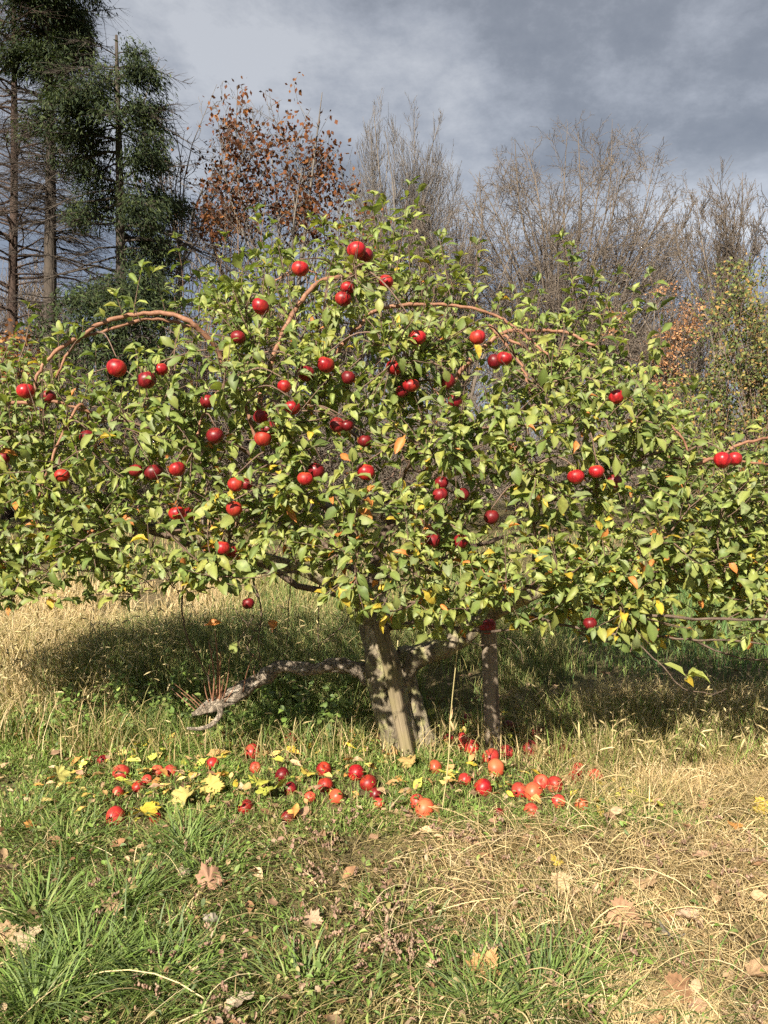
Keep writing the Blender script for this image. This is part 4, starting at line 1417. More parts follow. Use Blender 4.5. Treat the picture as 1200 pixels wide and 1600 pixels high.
bag.put(V, [((np.arange(n) * 6)[:, None, None] + of[None]).reshape(-1, 3)], np.repeat(col_mix(n, PINK), 6, 0))
ns = 210
x0, y0 = R.uniform(-2.1, -.25, ns), R.uniform(4.25, 5.1, ns)
hh = R.uniform(.12, .36, ns)
per = 15
tt_ = R.uniform(.2, 1, (ns, per))
lx, ly = R.normal(0, .07, ns), R.normal(0, .07, ns)
P = np.stack([x0[:, None] + lx[:, None] * tt_, y0[:, None] + ly[:, None] * tt_, gh(x0, y0)[:, None] + hh[:, None] * tt_], -1).reshape(-1, 3)
n = len(P)
d = norm(np.stack([R.normal(0, 1, n), R.normal(0, 1, n), R.normal(.1, .3, n)], -1))
V, F, m = leaf_batch(P, d, norm(np.array([0, -.3, 1]) + R.normal(0, .35, (n, 3))), R.uniform(.02, .05, n), R.uniform(0, .8, n), R.uniform(0, .5, n), .9, ST3)
bag.put(V, F, np.repeat(col_mix(n, G_BRIGHT + G_DEEP), m, 0))
V, F, _e = twigs(np.stack([x0, y0, gh(x0, y0)], -1), np.stack([lx, ly, hh], -1), hh, .0018)
bag.put(V, F, np.array([.16, .18, .06]))
grass_object('low_weeds', bag, 'low green weeds with pinkish seed heads in the middle foreground', 'weeds')

# tall grass and foxtails behind the tree
bag = Bag()
fox = []


def tall(n, x0, x1, y0, y1, hmin, hmax, cols, w=(.002, .004), dens=None, lean=(.15, .9), foxp=0.0):
    x, y = scatter(n, x0, x1, y0, y1)
    d_ = smooth01(fbm(x, y, .9), .2, .6) if dens is None else dens(x, y)
    k = (R.random(n) < d_) & clear_of(x, y, 1.2)
    x, y = x[k], y[k]; n = len(x)
    h = R.uniform(hmin, hmax, n) * (.7 + .6 * fbm(x, y, .8))
    tip = put_blades(bag, x, y, h, R.uniform(*w, n), R.uniform(*lean, n), col_mix(n, cols), seg=3 if y0 < 6 else 2)
    f = R.random(n) < foxp
    fox.append(tip[f])


edge_l = lambda x, y: smooth01(y, 4.35 + .25 * fbm(x, 0 * x, 2), 4.95) * (.4 + .6 * smooth01(x, .3, -.3))
tall(20000, -2.2, .25, 4.35, 6.6, .25, .56, OLIVE + G_DEEP + [(.13, .13, .05), (.10, .14, .05)], dens=edge_l, foxp=.04)
tall(9000, -5.0, -1.7, 4.6, 6.6, .25, .5, OLIVE + STRAW, dens=lambda x, y: smooth01(x, -1.6, -2.3), foxp=.08)
tall(9000, -5.0, -1.2, 4.0, 6.6, .25, .5, STRAW + OLIVE[:2], dens=lambda x, y: smooth01(x, -1.25, -1.9) * smooth01(y, 3.7, 4.4), foxp=.10)
tall(9000, -3.2, -.2, 4.2, 5.2, .10, .26, G_BRIGHT + G_DEEP, dens=lambda x, y: smooth01(fbm(x, y, 1.5), .35, .6))
tall(7000, -.2, 1.2, 4.35, 5.4, .06, .2, G_DEEP + OLIVE[:2])
tall(12000, -.2, 1.5, 5.0, 7.0, .15, .36, OLIVE + G_DEEP[:2], foxp=.02)
tall(19000, .6, 6.0, 4.9, 10.5, .10, .26, G_DEEP + [(.08, .17, .05), (.10, .19, .06)], w=(.003, .006))
tall(7500, 1.0, 4.5, 3.8, 5.0, .12, .30, STRAW + OLIVE, dens=lambda x, y: smooth01(x - .35 * (y - 4), .85, 1.3), foxp=.09)
tall(3000, .7, 2.4, 3.75, 4.7, .14, .3, OLIVE + G_BRIGHT[:2], dens=lambda x, y: smooth01(x, .75, 1.1), foxp=.05)
tall(9000, -1.7, .8, 6.4, 9.4, .14, .34, OLIVE + G_DEEP + STRAW[:1], w=(.0035, .007))
tall(15000, -7.0, -1.4, 6.4, 9.4, .12, .34, STRAW + [(.5, .38, .2)], w=(.0035, .007), foxp=.01)
tall(12000, -9.0, 9.0, 9.0, 16.0, .10, .28, STRAW[:3] + G_DEEP + G_BRIGHT[:2] + OLIVE, w=(.005, .011))
tall(5500, -1.65, -.1, 4.05, 4.75, .10, .30, OLIVE + G_BRIGHT + G_DEEP, w=(.0016, .0032), foxp=.015)
tall(1600, -1.7, 1.0, 3.9, 4.5, .1, .3, OLIVE + STRAW[:2], foxp=.02)
grass_object('tall_grass', bag, 'tall uncut grass standing behind the apple tree', 'tall grass')
FX = np.concatenate(fox)
n = len(FX)
d = norm(np.stack([R.normal(0, .7, n), R.normal(0, .5, n), R.normal(.2, .5, n)], -1))
a = norm(np.cross(d, [.83, .47, .29])); b2 = np.cross(d, a)
L = R.uniform(.045, .085, n); rr = R.uniform(.0038, .0065, n)
ts = np.array([0, .25, .75, 1.0]); rs = np.array([.3, 1.0, .8, .15])
ang = np.linspace(0, 2 * math.pi, 4, endpoint=False)
V = (FX[:, None, None] + d[:, None, None] * (L[:, None] * ts[None])[..., None, None] - np.array([0, 0, 1.])[None, None, None] * (L[:, None] * ts[None] ** 2 * .35)[..., None, None]
     + (rr[:, None] * rs[None])[..., None, None] * (np.cos(ang)[None, None, :, None] * a[:, None, None] + np.sin(ang)[None, None, :, None] * b2[:, None, None])).reshape(-1, 3)
bi = (np.arange(n) * 16)[:, None, None]; i = np.arange(3)[None, :, None] * 4; j = np.arange(4)[None, None]; k = (j + 1) % 4
Q = np.stack([bi + i + j, bi + i + k, bi + i + 4 + k, bi + i + 4 + j], -1).reshape(-1, 4)
bag = Bag(); bag.put(V, [Q], np.repeat(col_mix(n, [(.50, .40, .20), (.58, .48, .27), (.42, .34, .16)]), 16, 0))
grass_object('foxtail_heads', bag, 'tan foxtail seed heads nodding over the tall grass', 'seed heads')

# leaf litter under the crown and over the foreground
bag = Bag()
n0 = 16000
x, y = xr(1.7, 5.6, n0)
under = smooth01(y, 3.1, 3.5) * smooth01(y, 5.2, 4.4) * smooth01(np.abs(x + .1), 2.0, 1.2)
k = (R.random(n0) < .065 + .24 * under * smooth01(fbm(x, y, 2.5), .3, .6)) & clear_of(x, y, .8)
x, y, under = x[k], y[k], under[k]; n = len(x)
P = np.stack([x, y, gh(x, y) + R.uniform(.012, .06, n)], -1)
d = norm(np.stack([R.normal(0, 1, n), R.normal(0, 1, n), R.normal(0, .25, n)], -1))
V, F, m = leaf_batch(P, d, norm(np.array([0, -.15, 1]) + R.normal(0, .35, (n, 3))), R.uniform(.035, .075, n), R.uniform(-.6, .9, n), R.uniform(0, .7, n), R.uniform(.8, 1.4, n))
cl_ = np.where((R.random(n) < .75 * under)[:, None], col_mix(n, [YEL, (.55, .38, .10), ORG, (.50, .33, .14), (.40, .24, .10), YGR, (.60, .45, .16)]), col_mix(n, [TAN, BRN, (.32, .20, .13), (.46, .33, .21), (.36, .22, .14), (.24, .15, .09)]))
bag.put(V, F, np.repeat(cl_, m, 0))
grass_object('leaf_litter', bag, 'small yellow and brown fallen leaves scattered through the grass', 'leaf litter', M_dry)

# one tall dry stem in front of the trunk
P = spline([at(688, 1285, 3.35), at(700, 1195, 3.35), at(704, 1120, 3.35), at(712, 1040, 3.3), at(722, 950, 3.25), at(727, 905, 3.2)], 30)
stem_root = thing('grass_stalk', P[0], 'single tall pale dry grass stalk standing right of the trunk', 'grass stalk')
V, F = sweep(P, np.linspace(.0032, .0016, 30), 6)
part('stalk', V, F, M_grass, stem_root, np.broadcast_to([.55, .47, .24], V.shape))
q = at(703, 1125, 3.35)
V, F, m = leaf_batch(np.array([q, q]), np.array([[.15, -.1, .9], [.25, -.2, -.6]]), np.array([[0, -1., .2], [0, -1., .3]]), np.array([.07, .06]), .5, .5, .35)
part('dry_blade', V, F, M_grass, stem_root, np.broadcast_to([.6, .42, .24], V.shape))

# ------------------------------------------------------------------ trees and shrubs of the wood behind
def ellipsoid(n, c, r, zmin=None, shell=0.3):
    out_ = []; k = 0
    while k < n:
        P = R.uniform(-1, 1, (n * 2, 3))
        q = (P ** 2).sum(1)
        P = P[(q < 1) & (R.random(n * 2) < shell + q)]
        P = np.array(c) + P * np.array(r)
        if zmin is not None: P = P[P[:, 2] > zmin]
        out_.append(P); k += len(P)
    return np.concatenate(out_)[:n]


def env_px(blobs, Y, n, depth=1.0, shell=.4):
    """points in ellipsoids given by picture position and half sizes at distance Y"""
    tot = sum(b[2] * b[3] for b in blobs)
    res = []
    for (u, v, ru, rv) in blobs:
        c = at(u, v, Y)
        rx, rz = ru * Y / 1200, rv * Y / 1200
        res.append(ellipsoid(max(8, int(n * ru * rv / tot)), c, (rx, max(rx, rz) * depth * .8, rz), shell=shell))
    return np.concatenate(res)


def chips(P, d, n, size, width):
    """one bent diamond per far leaf or spray"""
    d = norm(d); s_ = norm(np.cross(d, n)); size = np.broadcast_to(size, (len(P),))[:, None]
    V = np.stack([P, P + size * (d * .45 + s_ * width), P + size * d, P + size * (d * .45 - s_ * width)], 1).reshape(-1, 3)
    return V, [(np.arange(len(P)) * 4)[:, None] + np.arange(4)[None]], 4


def tubes(P, r, sides):
    """P (n,k,3) polylines, r (n,k)"""
    n, k = P.shape[:2]
    T = norm(np.gradient(P, axis=1))
    a = norm(np.cross(T[:, 0], [0.83, 0.47, 0.29]))[:, None]
    a = norm(a - T * (a * T).sum(-1, keepdims=True)); b_ = np.cross(T, a)
    ang = np.linspace(0, 2 * math.pi, sides, endpoint=False)
    V = P[:, :, None] + r[:, :, None, None] * (np.cos(ang)[None, None, :, None] * a[:, :, None] + np.sin(ang)[None, None, :, None] * b_[:, :, None])
    bi = (np.arange(n) * k * sides)[:, None, None]; i = np.arange(k - 1)[None, :, None] * sides; j = np.arange(sides)[None, None]; q = (j + 1) % sides
    Q = np.stack([bi + i + j, bi + i + q, bi + i + sides + q, bi + i + sides + j], -1).reshape(-1, 4)
    return V.reshape(-1, 3), [Q]


def side_branches(P, r, L, per, t0, t1, ang, ratio, up, wob, k, env, rmin):
    n, kk = P.shape[:2]
    idx = R.choice(n, n * per, p=L / L.sum())
    m = len(idx)
    t = R.uniform(t0, t1, m) * (kk - 1)
    i = np.minimum(t.astype(int), kk - 2); f = (t - i)[:, None]
    base = P[idx, i] * (1 - f) + P[idx, i + 1] * f
    tan = norm(P[idx, i + 1] - P[idx, i])
    rb = (r[idx, i] * (1 - f[:, 0]) + r[idx, i + 1] * f[:, 0])
    pv = R.normal(0, 1, (m, 3)); pv = norm(pv - tan * (pv * tan).sum(1, keepdims=True))
    a = np.clip(R.normal(ang, ang * .3, m), .1, 1.5)[:, None]
    d = norm(tan * np.cos(a) + pv * np.sin(a))
    tl = t / (kk - 1)
    Ln = L[idx] * ratio * R.uniform(.55, 1.25, m) * (1.2 - .45 * tl)
    s_ = np.linspace(0, 1, k)[None, :, None]

    def mk(Ln):
        w = np.cumsum(np.concatenate([np.zeros((m, 1, 3)), R.normal(0, 1, (m, k - 1, 3))], 1), 1) * (Ln * wob / k)[:, None, None]
        return base[:, None] + d[:, None] * (Ln[:, None, None] * s_) + np.array([0, 0, 1.]) * (up * Ln[:, None, None] * s_ ** 1.6) + w
    Pn = mk(Ln)
    if env is not None:
        c, rr = env
        for _ in range(3):
            q = np.sqrt((((Pn[:, -1] - c) / rr) ** 2).sum(1))
            Ln = np.where(q > 1.03, Ln * np.clip(1.5 - q * .85, .15, 1), Ln)
            Pn = mk(Ln)
    rs = np.maximum(np.minimum(rb * .62, rb), rmin * 1.3)[:, None] * np.linspace(1, .35, k)[None]
    return Pn, np.maximum(rs, rmin), Ln


def bare_tree(name, label, cat, base, env, mat, stems=10, r0=.10, levels=((9, .45, .42), (6, .6, .45), (5, .7, .5)), rmin=.006, fork=.12, up=.25, wob=.25, leaves=None, group=None,
              trunk_r=None, tipspread=(.15, 1.0), kpts=(9, 5, 3, 2)):
    """ascending stems fanning from a fork to the rim of an ellipsoid crown, each branching three times"""
    c, rr = np.array(env[0], float), np.array(env[1], float)
    base = np.array([base[0], base[1], float(gh(base[0], base[1])) - .1])
    t = thing(name, base, label, cat, group)
    top = c[2] + rr[2]
    fk = base + np.array([(c[0] - base[0]) * .15, 0, max(.25, fork * top)])
    ph = R.uniform(0, 6.28)
    gi = np.arange(stems) + .5
    el = np.arcsin(np.clip(tipspread[0] + (tipspread[1] - tipspread[0]) * (1 - gi / stems) ** 1.35, -1, 1))
    az = ph + gi * 2.39996
    tips = c + rr * np.stack([np.cos(az) * np.cos(el), np.sin(az) * np.cos(el), np.sin(el)], -1) * R.uniform(.93, 1.0, (stems, 1))
    k = kpts[0]
    P0 = []
    for q in tips:
        lift = fk + np.array([(q[0] - fk[0]) * .30, (q[1] - fk[1]) * .30, (q[2] - fk[2]) * .45]) + R.normal(0, .03 * top, 3) * wob
        l2 = fk + (q - fk) * .72 + np.array([0, 0, (q[2] - fk[2]) * .06]) + R.normal(0, .05 * top, 3) * wob
        P0.append(spline([fk, lift, l2, q], k))
    P = np.array(P0)
    L = np.linalg.norm(P[:, -1] - P[:, 0], axis=1)
    r = r0 * R.uniform(.6, 1.1, (stems, 1)) * np.linspace(1, .09, k)[None] ** .9
    r = np.maximum(r, rmin)
    tr = spline([base, (base + fk) / 2 + R.normal(0, .04, 3), fk + np.array([0, 0, .1])], 7)
    R_t = trunk_r or r0 * 1.9
    b1 = Bag()
    b1.put(*sweep(tr, R_t * np.array([1.35, 1.1, 1.0, .97, .95, .95, .8]), 10, .12, 2))
    b1.put(*tubes(P, r, 6))
    V, F, _ = b1.out()
    part('trunk', V, F, mat, t)
    bag = Bag()
    all_ends = []
    for li, (per, ang, ratio) in enumerate(levels):
        P, r, L = side_branches(P, r, L, per, .22 if li == 0 else .12, .97, ang, ratio, up, wob, kpts[min(li + 1, 3)], (c, rr), rmin)
        bag.put(*tubes(P, r, 4 if li == 0 else 3))
        all_ends.append(P[:, -1])
    V, F, _ = bag.out()
    part('crown', V, F, mat, t, kind='stuff')
    if leaves:
        cnt, size, cols, sel = leaves
        E = np.concatenate(all_ends[-2:]); E = E if sel is None else E[sel(E)]
        if len(E):
            P = E[R.integers(0, len(E), cnt)] + R.normal(0, size * .9, (cnt, 3))
            d = norm(R.normal(0, 1, (cnt, 3)) + np.array([0, 0, -.6]))
            V, F, m = chips(P, d, norm(R.normal(0, 1, (cnt, 3)) + SUNV), size * R.uniform(.5, 1.3, cnt), .34)
            part('leaves', V, F, M_bgleaf, t, np.repeat(col_mix(cnt, cols, .3), m, 0), kind='stuff')
    return t


def epx(u, v, ru, rv, Y, dep=.85):
    rx, rz = ru * Y / 1200, rv * Y / 1200
    return (at(u, v, Y), (rx, max(rx, .5 * rz) * dep, rz))


def base_of(u, Y):
    p_ = at(u, 700, Y)
    return (p_[0], Y)


RUST = [(.095, .034, .014), (.135, .048, .018), (.07, .028, .014), (.18, .072, .022)]
# big round bare tree right of centre
bare_tree('bare_tree', 'large round headed bare tree rising right of the apple tree top', 'tree', base_of(885, 32), epx(895, 430, 205, 232, 32), M_brown, stems=46, r0=.085,
          levels=((13, .6, .20), (7, .75, .45), (4, .85, .5)), rmin=.006, fork=.10, up=.02, wob=.35, tipspread=(-.1, 1.0))
# thin grey tree behind, left of it
bare_tree('bare_tree', 'tall thin pale grey bare tree behind the apple tree top', 'tree', base_of(628, 38), epx(632, 370, 95, 225, 38), M_grey, stems=12, r0=.085,
          levels=((11, .4, .34), (7, .45, .45), (5, .5, .5)), rmin=.0065, fork=.2, up=.3, tipspread=(.1, 1.0))
# twiggy brown trees between the two
bare_tree('bare_tree', 'low twiggy brown tree between the grey tree and the round tree', 'tree', base_of(720, 30), epx(715, 440, 105, 185, 30), M_brown, stems=12, r0=.07,
          levels=((10, .5, .4), (7, .6, .45), (5, .7, .5)), rmin=.0065, fork=.08, up=.06, wob=.35, tipspread=(-.1, 1.0))
bare_tree('bare_tree', 'twiggy brown tree left of the tall grey tree, mostly behind the apple shoots', 'tree', base_of(575, 31), epx(575, 460, 95, 190, 31), M_brown, stems=10, r0=.07,
          levels=((10, .5, .4), (7, .6, .45), (4, .7, .5)), rmin=.0065, fork=.08, up=.06, wob=.35, tipspread=(-.1, 1.0))
# oak keeping rusty leaves
bare_tree('oak_tree', 'oak with grey limbs still holding rust brown leaves', 'tree', base_of(440, 24), epx(432, 345, 155, 215, 24), M_grey, stems=12, r0=.085,
          levels=((9, .65, .42), (5, .7, .5), (3, .8, .5)), rmin=.0055, fork=.16, up=.12, wob=.6, tipspread=(-.25, 1.0),
          leaves=(5200, .15, RUST, lambda E: (project(E)[0] + 150 * vnoise(E[:, 0], E[:, 2], .8) > 430 - 90 * (project(E)[1] > 250)) & (vnoise(E[:, 0] + 3, E[:, 2], .7) > .38)))
# sparse tree right of the hemlock
bare_tree('bare_tree', 'slender bare tree with a few dark leaves right of the hemlock', 'tree', base_of(250, 26), epx(285, 300, 85, 215, 26), M_grey, stems=7, r0=.075,
          levels=((7, .6, .42), (5, .6, .45), (3, .7, .5)), rmin=.006, fork=.2, up=.2, wob=.5, tipspread=(.1, 1.0), leaves=(300, .14, RUST, None))
# right-hand side
bare_tree('bare_tree', 'straight slim bare tree near the right edge', 'tree', base_of(1122, 27), epx(1125, 420, 80, 165, 27), M_brown, stems=7, r0=.06,
          levels=((10, .6, .45), (7, .6, .45), (5, .7, .5)), rmin=.006, fork=.3, up=.35, trunk_r=.13, tipspread=(.2, 1.0))
bare_tree('bare_tree', 'bushy brown bare tree filling the gap right of the round tree', 'tree', base_of(1060, 34), epx(1075, 470, 105, 165, 34), M_brown, stems=10, r0=.06,
          levels=((9, .5, .4), (6, .6, .45), (5, .7, .5)), rmin=.0065, fork=.08, up=.06, wob=.35, tipspread=(-.1, 1.0))
bare_tree('bare_tree', 'dark bare tree reaching in from the right picture edge', 'tree', base_of(1290, 18), epx(1285, 380, 120, 175, 18), M_dark, stems=9, r0=.06,
          levels=((7, .7, .4), (5, .7, .45), (3, .7, .5)), rmin=.005, fork=.15, up=.1, wob=.5, tipspread=(-.2, 1.0))
bare_tree('orange_leaved_tree', 'small tree with pale orange leaf clumps under the round tree', 'tree', base_of(1010, 23), epx(1015, 530, 85, 120, 23), M_brown, stems=9, r0=.045,
          levels=((8, .7, .45), (6, .7, .45), (4, .7, .5)), rmin=.005, fork=.12, up=.05, wob=.4, tipspread=(-.3, 1.0),
          leaves=(3200, .085, [(.34, .17, .08), (.28, .13, .06), (.40, .22, .11)], lambda E: vnoise(E[:, 0] + 5, E[:, 2], 1.1) > .52))
bare_tree('rusty_shrub', 'rust orange leaved shrub low at the left picture edge', 'shrub', base_of(-10, 15), epx(0, 590, 75, 85, 15), M_dark, stems=9, r0=.03,
          levels=((7, .7, .45), (5, .7, .45)), rmin=.004, fork=.1, up=.05, tipspread=(-.2, 1.0), leaves=(3000, .08, [(.24, .10, .035), (.30, .145, .05), (.17, .07, .025)], None))

# ---- far wood: bare trees standing farther back, and the undergrowth at their feet
proto = bare_tree('woodland_tree', 'bare brown tree in the far wood behind the meadow', 'tree', (0, 60), ((0, 60, 6.6), (3.8, 3.4, 5.2)), M_brown, stems=11, r0=.08,
                  levels=((9, .5, .4), (6, .6, .45), (4, .7, .5)), rmin=.010, fork=.1, up=.3, group='bare trees of the far wood', tipspread=(-.1, 1.0))


def copy_tree(root, loc, rz, s):
    c = root.copy(); C.objects.link(c)
    c.location = (loc[0], loc[1], float(gh(loc[0], loc[1])) - .1); c.rotation_euler = (0, 0, rz); c.scale = (s, s, s * R.uniform(.9, 1.1))
    for ch in root.children:
        q = ch.copy(); C.objects.link(q); q.parent = c
    return c


spots = [(-260, 40, .85), (-60, 46, .9), (120, 44, .95), (50, 33, .85), (215, 34, .8), (300, 42, .8), (420, 40, .85), (520, 44, .95), (700, 46, .95), (800, 42, .75), (960, 44, .8), (1060, 40, .85), (1180, 42, .9), (1300, 38, .85), (1480, 42, .9)]
for i, (u, Y, s) in enumerate(spots):
    b_ = base_of(u, Y)
    if i == 0:
        proto.location = (b_[0], b_[1], -.1); proto.rotation_euler = (0, 0, 1.0); proto.scale = (s, s, s)
    else:
        copy_tree(proto, b_, R.uniform(0, 6.28), s)

sh = bare_tree('undergrowth_shrub', 'tangled leafless shrub in the brown undergrowth behind the apple tree', 'shrub', (0, 60), ((0, 60, 1.6), (2.5, 1.8, 2.1)), M_brown, stems=16, r0=.022,
               levels=((8, .6, .45), (6, .7, .5), (3, .8, .5)), rmin=.0055, fork=.05, up=.15, wob=.5, tipspread=(-.4, 1.0), group='undergrowth along the wood edge',
               leaves=(260, .08, RUST + OLIVE, None))
first = True
for Y0, us in ((18, range(-250, 1500, 190)), (23.5, range(-200, 1450, 165)), (30, range(-150, 1400, 150))):
    for u in us:
        b_ = base_of(u + R.uniform(-40, 40), Y0 + R.uniform(-1.5, 1.5))
        s = R.uniform(.85, 1.35)
        if 1040 < u < 1300 and Y0 < 20: continue
        if first:
            sh.location = (b_[0], b_[1], -.1); sh.scale = (s, s, s); first = False
        else:
            copy_tree(sh, b_, R.uniform(0, 6.28), s)

# ---- tan upright suckers left of centre
tk = thing('sapling_clump', (*base_of(325, 19), -.05), 'clump of tall thin tan upright stems below the rusty oak', 'sapling')
bag = Bag()
for i in range(34):
    u0 = R.normal(325, 26)
    P0 = at(u0, 760, 19 + R.normal(0, .5)); P0[2] = 0
    P1 = at(u0 + R.normal(8, 26), R.uniform(300, 460), P0[1] + R.normal(0, .4))
    P = spline([P0, (P0 + P1) / 2 + R.normal(0, .12, 3), P1], 9)
    bag.put(*sweep(P, np.linspace(.016, .004, 9), 4, cap=False))
    k = R.integers(3, 9, 5)
    idx = R.integers(4, 9, 6)
    V, F, _ = twigs(P[idx], np.array([0, 0, 1.]) + R.normal(0, .35, (6, 3)), R.uniform(.3, .9, 6), .005)
    bag.put(V, F)
V, F, _ = bag.out()
M_tan = mat_bark('tan_stem_bark', [(0.3, (.26, .15, .08)), (0.7, (.42, .27, .16))], scale=8, zs=.5, bump=.1)
part('stems', V, F, M_tan, tk, kind='stuff')


# ---- conifers at left
def conifer(name, label, u, Y, top_v, branch_z, nbr, Lfun, mat, droop, tw, twr, twL, needles=None, lean=0.0, rbase=.22, updir=.15):
    b0 = np.array([*base_of(u, Y), -.1])
    t = thing(name, b0, label, 'conifer')
    top = at(u + lean, top_v, Y)
    H = top[2]
    tr = spline([b0, b0 + (top - b0) * .5 + np.array([.08, 0, 0]), top], 24)
    V, F = sweep(tr, np.linspace(rbase, .03, 24), 10, .12, 2)
    part('trunk', V, F, mat, t)
    bag = Bag(); NP, ND = [], []
    for i in range(nbr):
        z = R.uniform(branch_z, H - .3)
        f = (z - branch_z) / (H - branch_z)
        L = Lfun(f) * R.uniform(.5, 1.2)
        up_, dr_ = updir * R.uniform(-.3, 2.2), droop * R.uniform(.4, 1.7)
        az = R.uniform(0, 6.28)
        hd = np.array([math.cos(az), math.sin(az), 0])
        p0 = tr[min(23, int(z / H * 23.99))].copy(); p0[2] = z
        t_ = np.linspace(0, 1, 9)[:, None]
        P = p0 + hd * L * t_ + np.array([0, 0, 1.]) * (up_ * t_ - dr_ * t_ ** 2 + .25 * dr_ * t_ ** 3) * L + np.cumsum(R.normal(0, .045 * L / 3, (9, 3)), 0)
        bag.put(*sweep(P, np.linspace(.010 + .008 * L, .005, 9), 5, cap=False))
        idx = R.integers(2, 9, tw)
        sd2 = np.cross(hd, [0, 0, 1.])
        dd = hd * .7 + sd2[None] * R.choice([-1, 1], tw)[:, None] * R.uniform(.3, 1.0, tw)[:, None] + np.array([0, 0, -.15]) + R.normal(0, .25, (tw, 3))
        V, F, e = twigs(P[idx], dd, R.uniform(*twL, tw) * (1.1 - .5 * idx / 9), twr)
        bag.put(V, F)
        st_ = P[idx]
        for a in np.linspace(.3, 1, 3):
            NP.append(st_ + (e - st_) * a); ND.append(norm(e - st_))
        NP.append(P[2:]); ND.append(np.repeat(hd[None], 7, 0))
    V, F, _ = bag.out()
    part('crown', V, F, mat, t, kind='stuff')
    if needles:
        NP = np.concatenate(NP); ND = np.concatenate(ND)
        test, per, size, cols = needles
        k = test(NP); NP, ND = NP[k], ND[k]
        n = len(NP) * per
        P = np.repeat(NP, per, 0) + R.normal(0, .10, (n, 3))
        d = norm(np.repeat(ND, per, 0) * .8 + R.normal(0, .4, (n, 3)) + np.array([0, 0, -.6]))
        V, F, m = chips(P, d, norm(np.array([0, 0, 1.]) + SUNV * .6 + R.normal(0, .5, (n, 3))), size * R.uniform(.6, 1.3, n), .11)
        part('needles', V, F, M_bgleaf, t, np.repeat(col_mix(n, cols, .3), m, 0), kind='stuff')
    return t


DG = [(.024, .037, .015), (.038, .053, .020), (.054, .070, .024), (.018, .030, .015)]
BLOBS = np.array([(195, 150, 55, 85), (120, 190, 70, 60), (175, 225, 75, 50), (235, 220, 40, 35), (215, 262, 55, 40), (165, 290, 60, 30), (240, 320, 50, 28), (200, 330, 70, 30), (150, 255, 60, 40),
                  (215, 365, 40, 25), (60, 200, 60, 25), (235, 400, 50, 40), (190, 470, 80, 40), (130, 330, 30, 25), (200, 90, 25, 35)])


def hem(P):
    u, v, _ = project(P)
    q = np.min(((u[:, None] - BLOBS[:, 0]) / BLOBS[:, 2]) ** 2 + ((v[:, None] - BLOBS[:, 1]) / BLOBS[:, 3]) ** 2, 1)
    return R.random(len(P)) < np.clip((1.3 - q) * .95 + 1.5 * (vnoise(P[:, 0] + P[:, 1] * .5, P[:, 2] * 2.0, 1.7) - .5), 0, .95)


conifer('hemlock_tree', 'dark green hemlock with drooping foliage and bare lower stems at upper left', 182, 17.5, 55, 1.6, 150, lambda f: 3.0 * (1 - f) ** .5 + .5, M_dark, .45, 26, .006, (.3, .8),
        needles=(hem, 11, .13, DG))
BL2 = np.array([(60, -10, 75, 75), (105, 40, 35, 60), (30, 60, 60, 60), (75, 85, 45, 30), (110, -40, 60, 60), (60, -140, 80, 90)])


def hem2(P):
    u, v, _ = project(P)
    q = np.min(((u[:, None] - BL2[:, 0]) / BL2[:, 2]) ** 2 + ((v[:, None] - BL2[:, 1]) / BL2[:, 3]) ** 2, 1)
    return R.random(len(P)) < np.clip((1.5 - q) * .95 + 1.3 * (vnoise(P[:, 0] + P[:, 1] * .5, P[:, 2] * 2.0, 1.7) - .5), 0, .95)


conifer('hemlock_tree', 'taller hemlock with a green top cut by the upper left picture corner', 72, 19.5, -260, 6.8, 230, lambda f: 1.25 * (1 - f) ** .3 + .2, M_dark, .5, 26, .006, (.3, .8),
        needles=(hem2, 9, .14, DG))
conifer('bare_larch', 'reddish trunked larch with bare drooping horizontal branches at the left edge', 8, 20.5, -160, .9, 180, lambda f: 3.4 * (1 - f) ** .35 + .4, M_redbark, .30, 48, .0045, (.4, 1.3), rbase=.17, lean=14, updir=.22)

# low evergreen shrub at its foot
t = thing('evergreen_shrub', (*base_of(165, 16), -.05), 'low dark evergreen shrub above the left red arch', 'shrub')
P = env_px([(150, 490, 70, 45), (215, 480, 60, 35), (110, 520, 60, 40), (190, 540, 90, 60)], 16, 800)
Nn, par = grow([np.array([*base_of(165, 16), 0.]), np.array([*base_of(165, 16), .6])], P, .2, .25)
r, kids = radii(par, .006, 2.3, rmax=.06)
res = tree_tubes(Nn, par, r, 4, r > 0)
part('stems', res[0], res[1], M_dark, t, kind='stuff')
n = 6500
Q_ = Nn[R.integers(3, len(Nn), n)] + R.normal(0, .12, (n, 3))
V, F, m = chips(Q_, norm(R.normal(0, .8, (n, 3)) + np.array([0, 0, .3])), norm(R.normal(0, .6, (n, 3)) + SUNV), .13 * R.uniform(.6, 1.3, n), .13)
part('needles', V, F, M_bgleaf, t, np.repeat(col_mix(n, DG + [(.07, .10, .035)], .3), m, 0), kind='stuff')

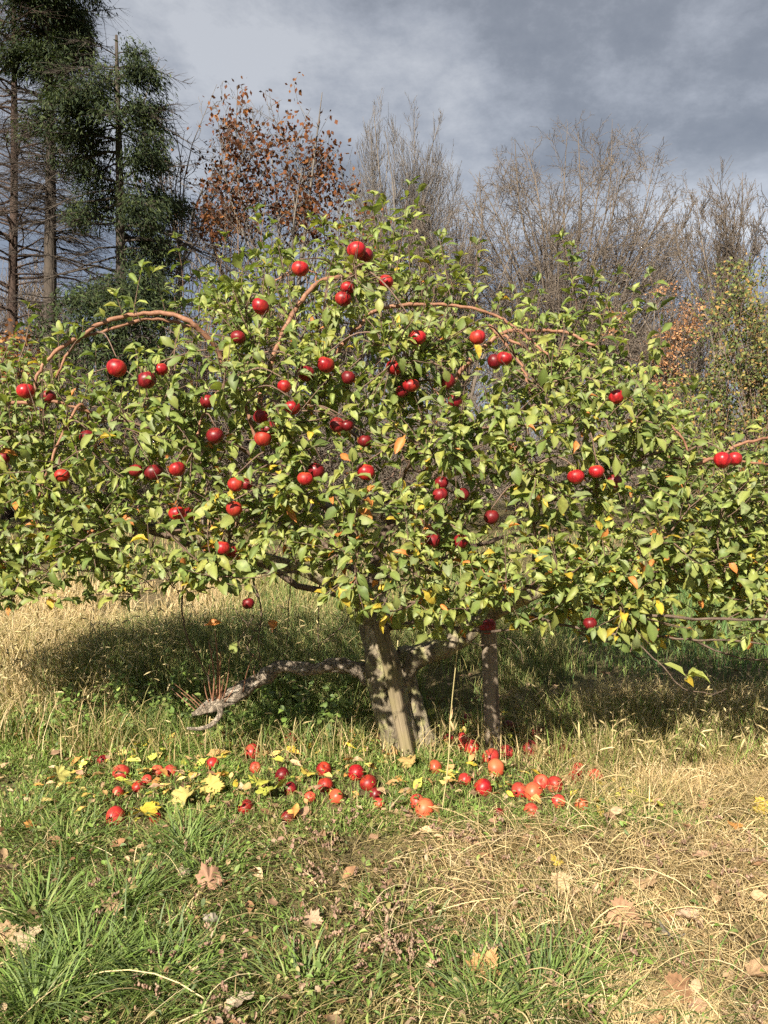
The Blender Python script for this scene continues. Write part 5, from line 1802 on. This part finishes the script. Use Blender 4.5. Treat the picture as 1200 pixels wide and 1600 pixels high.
# ---- leafy saplings and vines at the right edge
VG = [(.085, .11, .035), (.11, .14, .045), (.15, .155, .05), (.24, .20, .06), (.06, .085, .03), (.28, .17, .06), (.10, .125, .04)]
for (u, Y, topv, nst, lab) in [(1150, 10.5, 415, 26, 'leafy green and yellow sapling tangle at the right edge, tallest'), (1080, 11.5, 560, 16, 'lower leafy bramble left of the tall sapling tangle'),
                               (1215, 10.0, 470, 20, 'leafy sapling cut by the right picture edge'), (1330, 10.5, 450, 18, 'leafy sapling outside the right picture edge')]:
    b0 = np.array([*base_of(u, Y), -.03])
    t = thing('leafy_sapling', b0, lab, 'sapling', 'saplings at the right edge')
    bag = Bag(); LPs = []
    for i in range(nst):
        x0 = b0 + np.array([R.normal(0, .35), R.normal(0, .35), 0])
        x1 = at(u + R.normal(0, 30), topv + abs(R.normal(0, 70)) * (1 if i else 0), Y + R.normal(0, .4))
        x1[2] = max(x1[2], .8)
        P = spline([x0, (x0 + x1) / 2 + R.normal(0, .15, 3), x1], 14)
        bag.put(*sweep(P, np.linspace(.012, .003, 14), 4, cap=False))
        idx = R.integers(4, 14, 16)
        V, F, e = twigs(P[idx], np.array([0, 0, .5]) + R.normal(0, .7, (16, 3)), R.uniform(.1, .4, 16), .003)
        bag.put(V, F)
        LPs += [e, P[4:], (e + P[idx]) / 2]
    V, F, _ = bag.out()
    part('stems', V, F, M_twig, t, kind='stuff')
    LQ = np.concatenate(LPs)
    n = int(nst * 230)
    Q_ = LQ[R.integers(0, len(LQ), n)] + R.normal(0, .04, (n, 3))
    V, F, m = chips(Q_, norm(R.normal(0, .8, (n, 3)) + np.array([0, -.2, -.2])), norm(R.normal(0, .6, (n, 3)) + SUNV), .052 * R.uniform(.6, 1.3, n), .3)
    part('leaves', V, F, M_bgleaf, t, np.repeat(col_mix(n, VG, .3), m, 0), kind='stuff')


# ---- unseen tree added behind the viewer to shade the foreground; only the tip of its shade reaches the bottom right of the view
bare_tree('added_shade_tree', 'unseen leafy tree added behind the viewer to cast shade on the right foreground', 'tree', (-1.45, -3.9), ((-1.45, -3.9, 3.35), (1.0, 1.0, 1.35)), M_branch, stems=9, r0=.035,
          levels=((7, .6, .45), (5, .7, .45), (3, .7, .5)), rmin=.003, fork=.2, up=.1, tipspread=(-.3, 1.0), leaves=(2600, .085, [tuple(c) for c in GREENS], None))
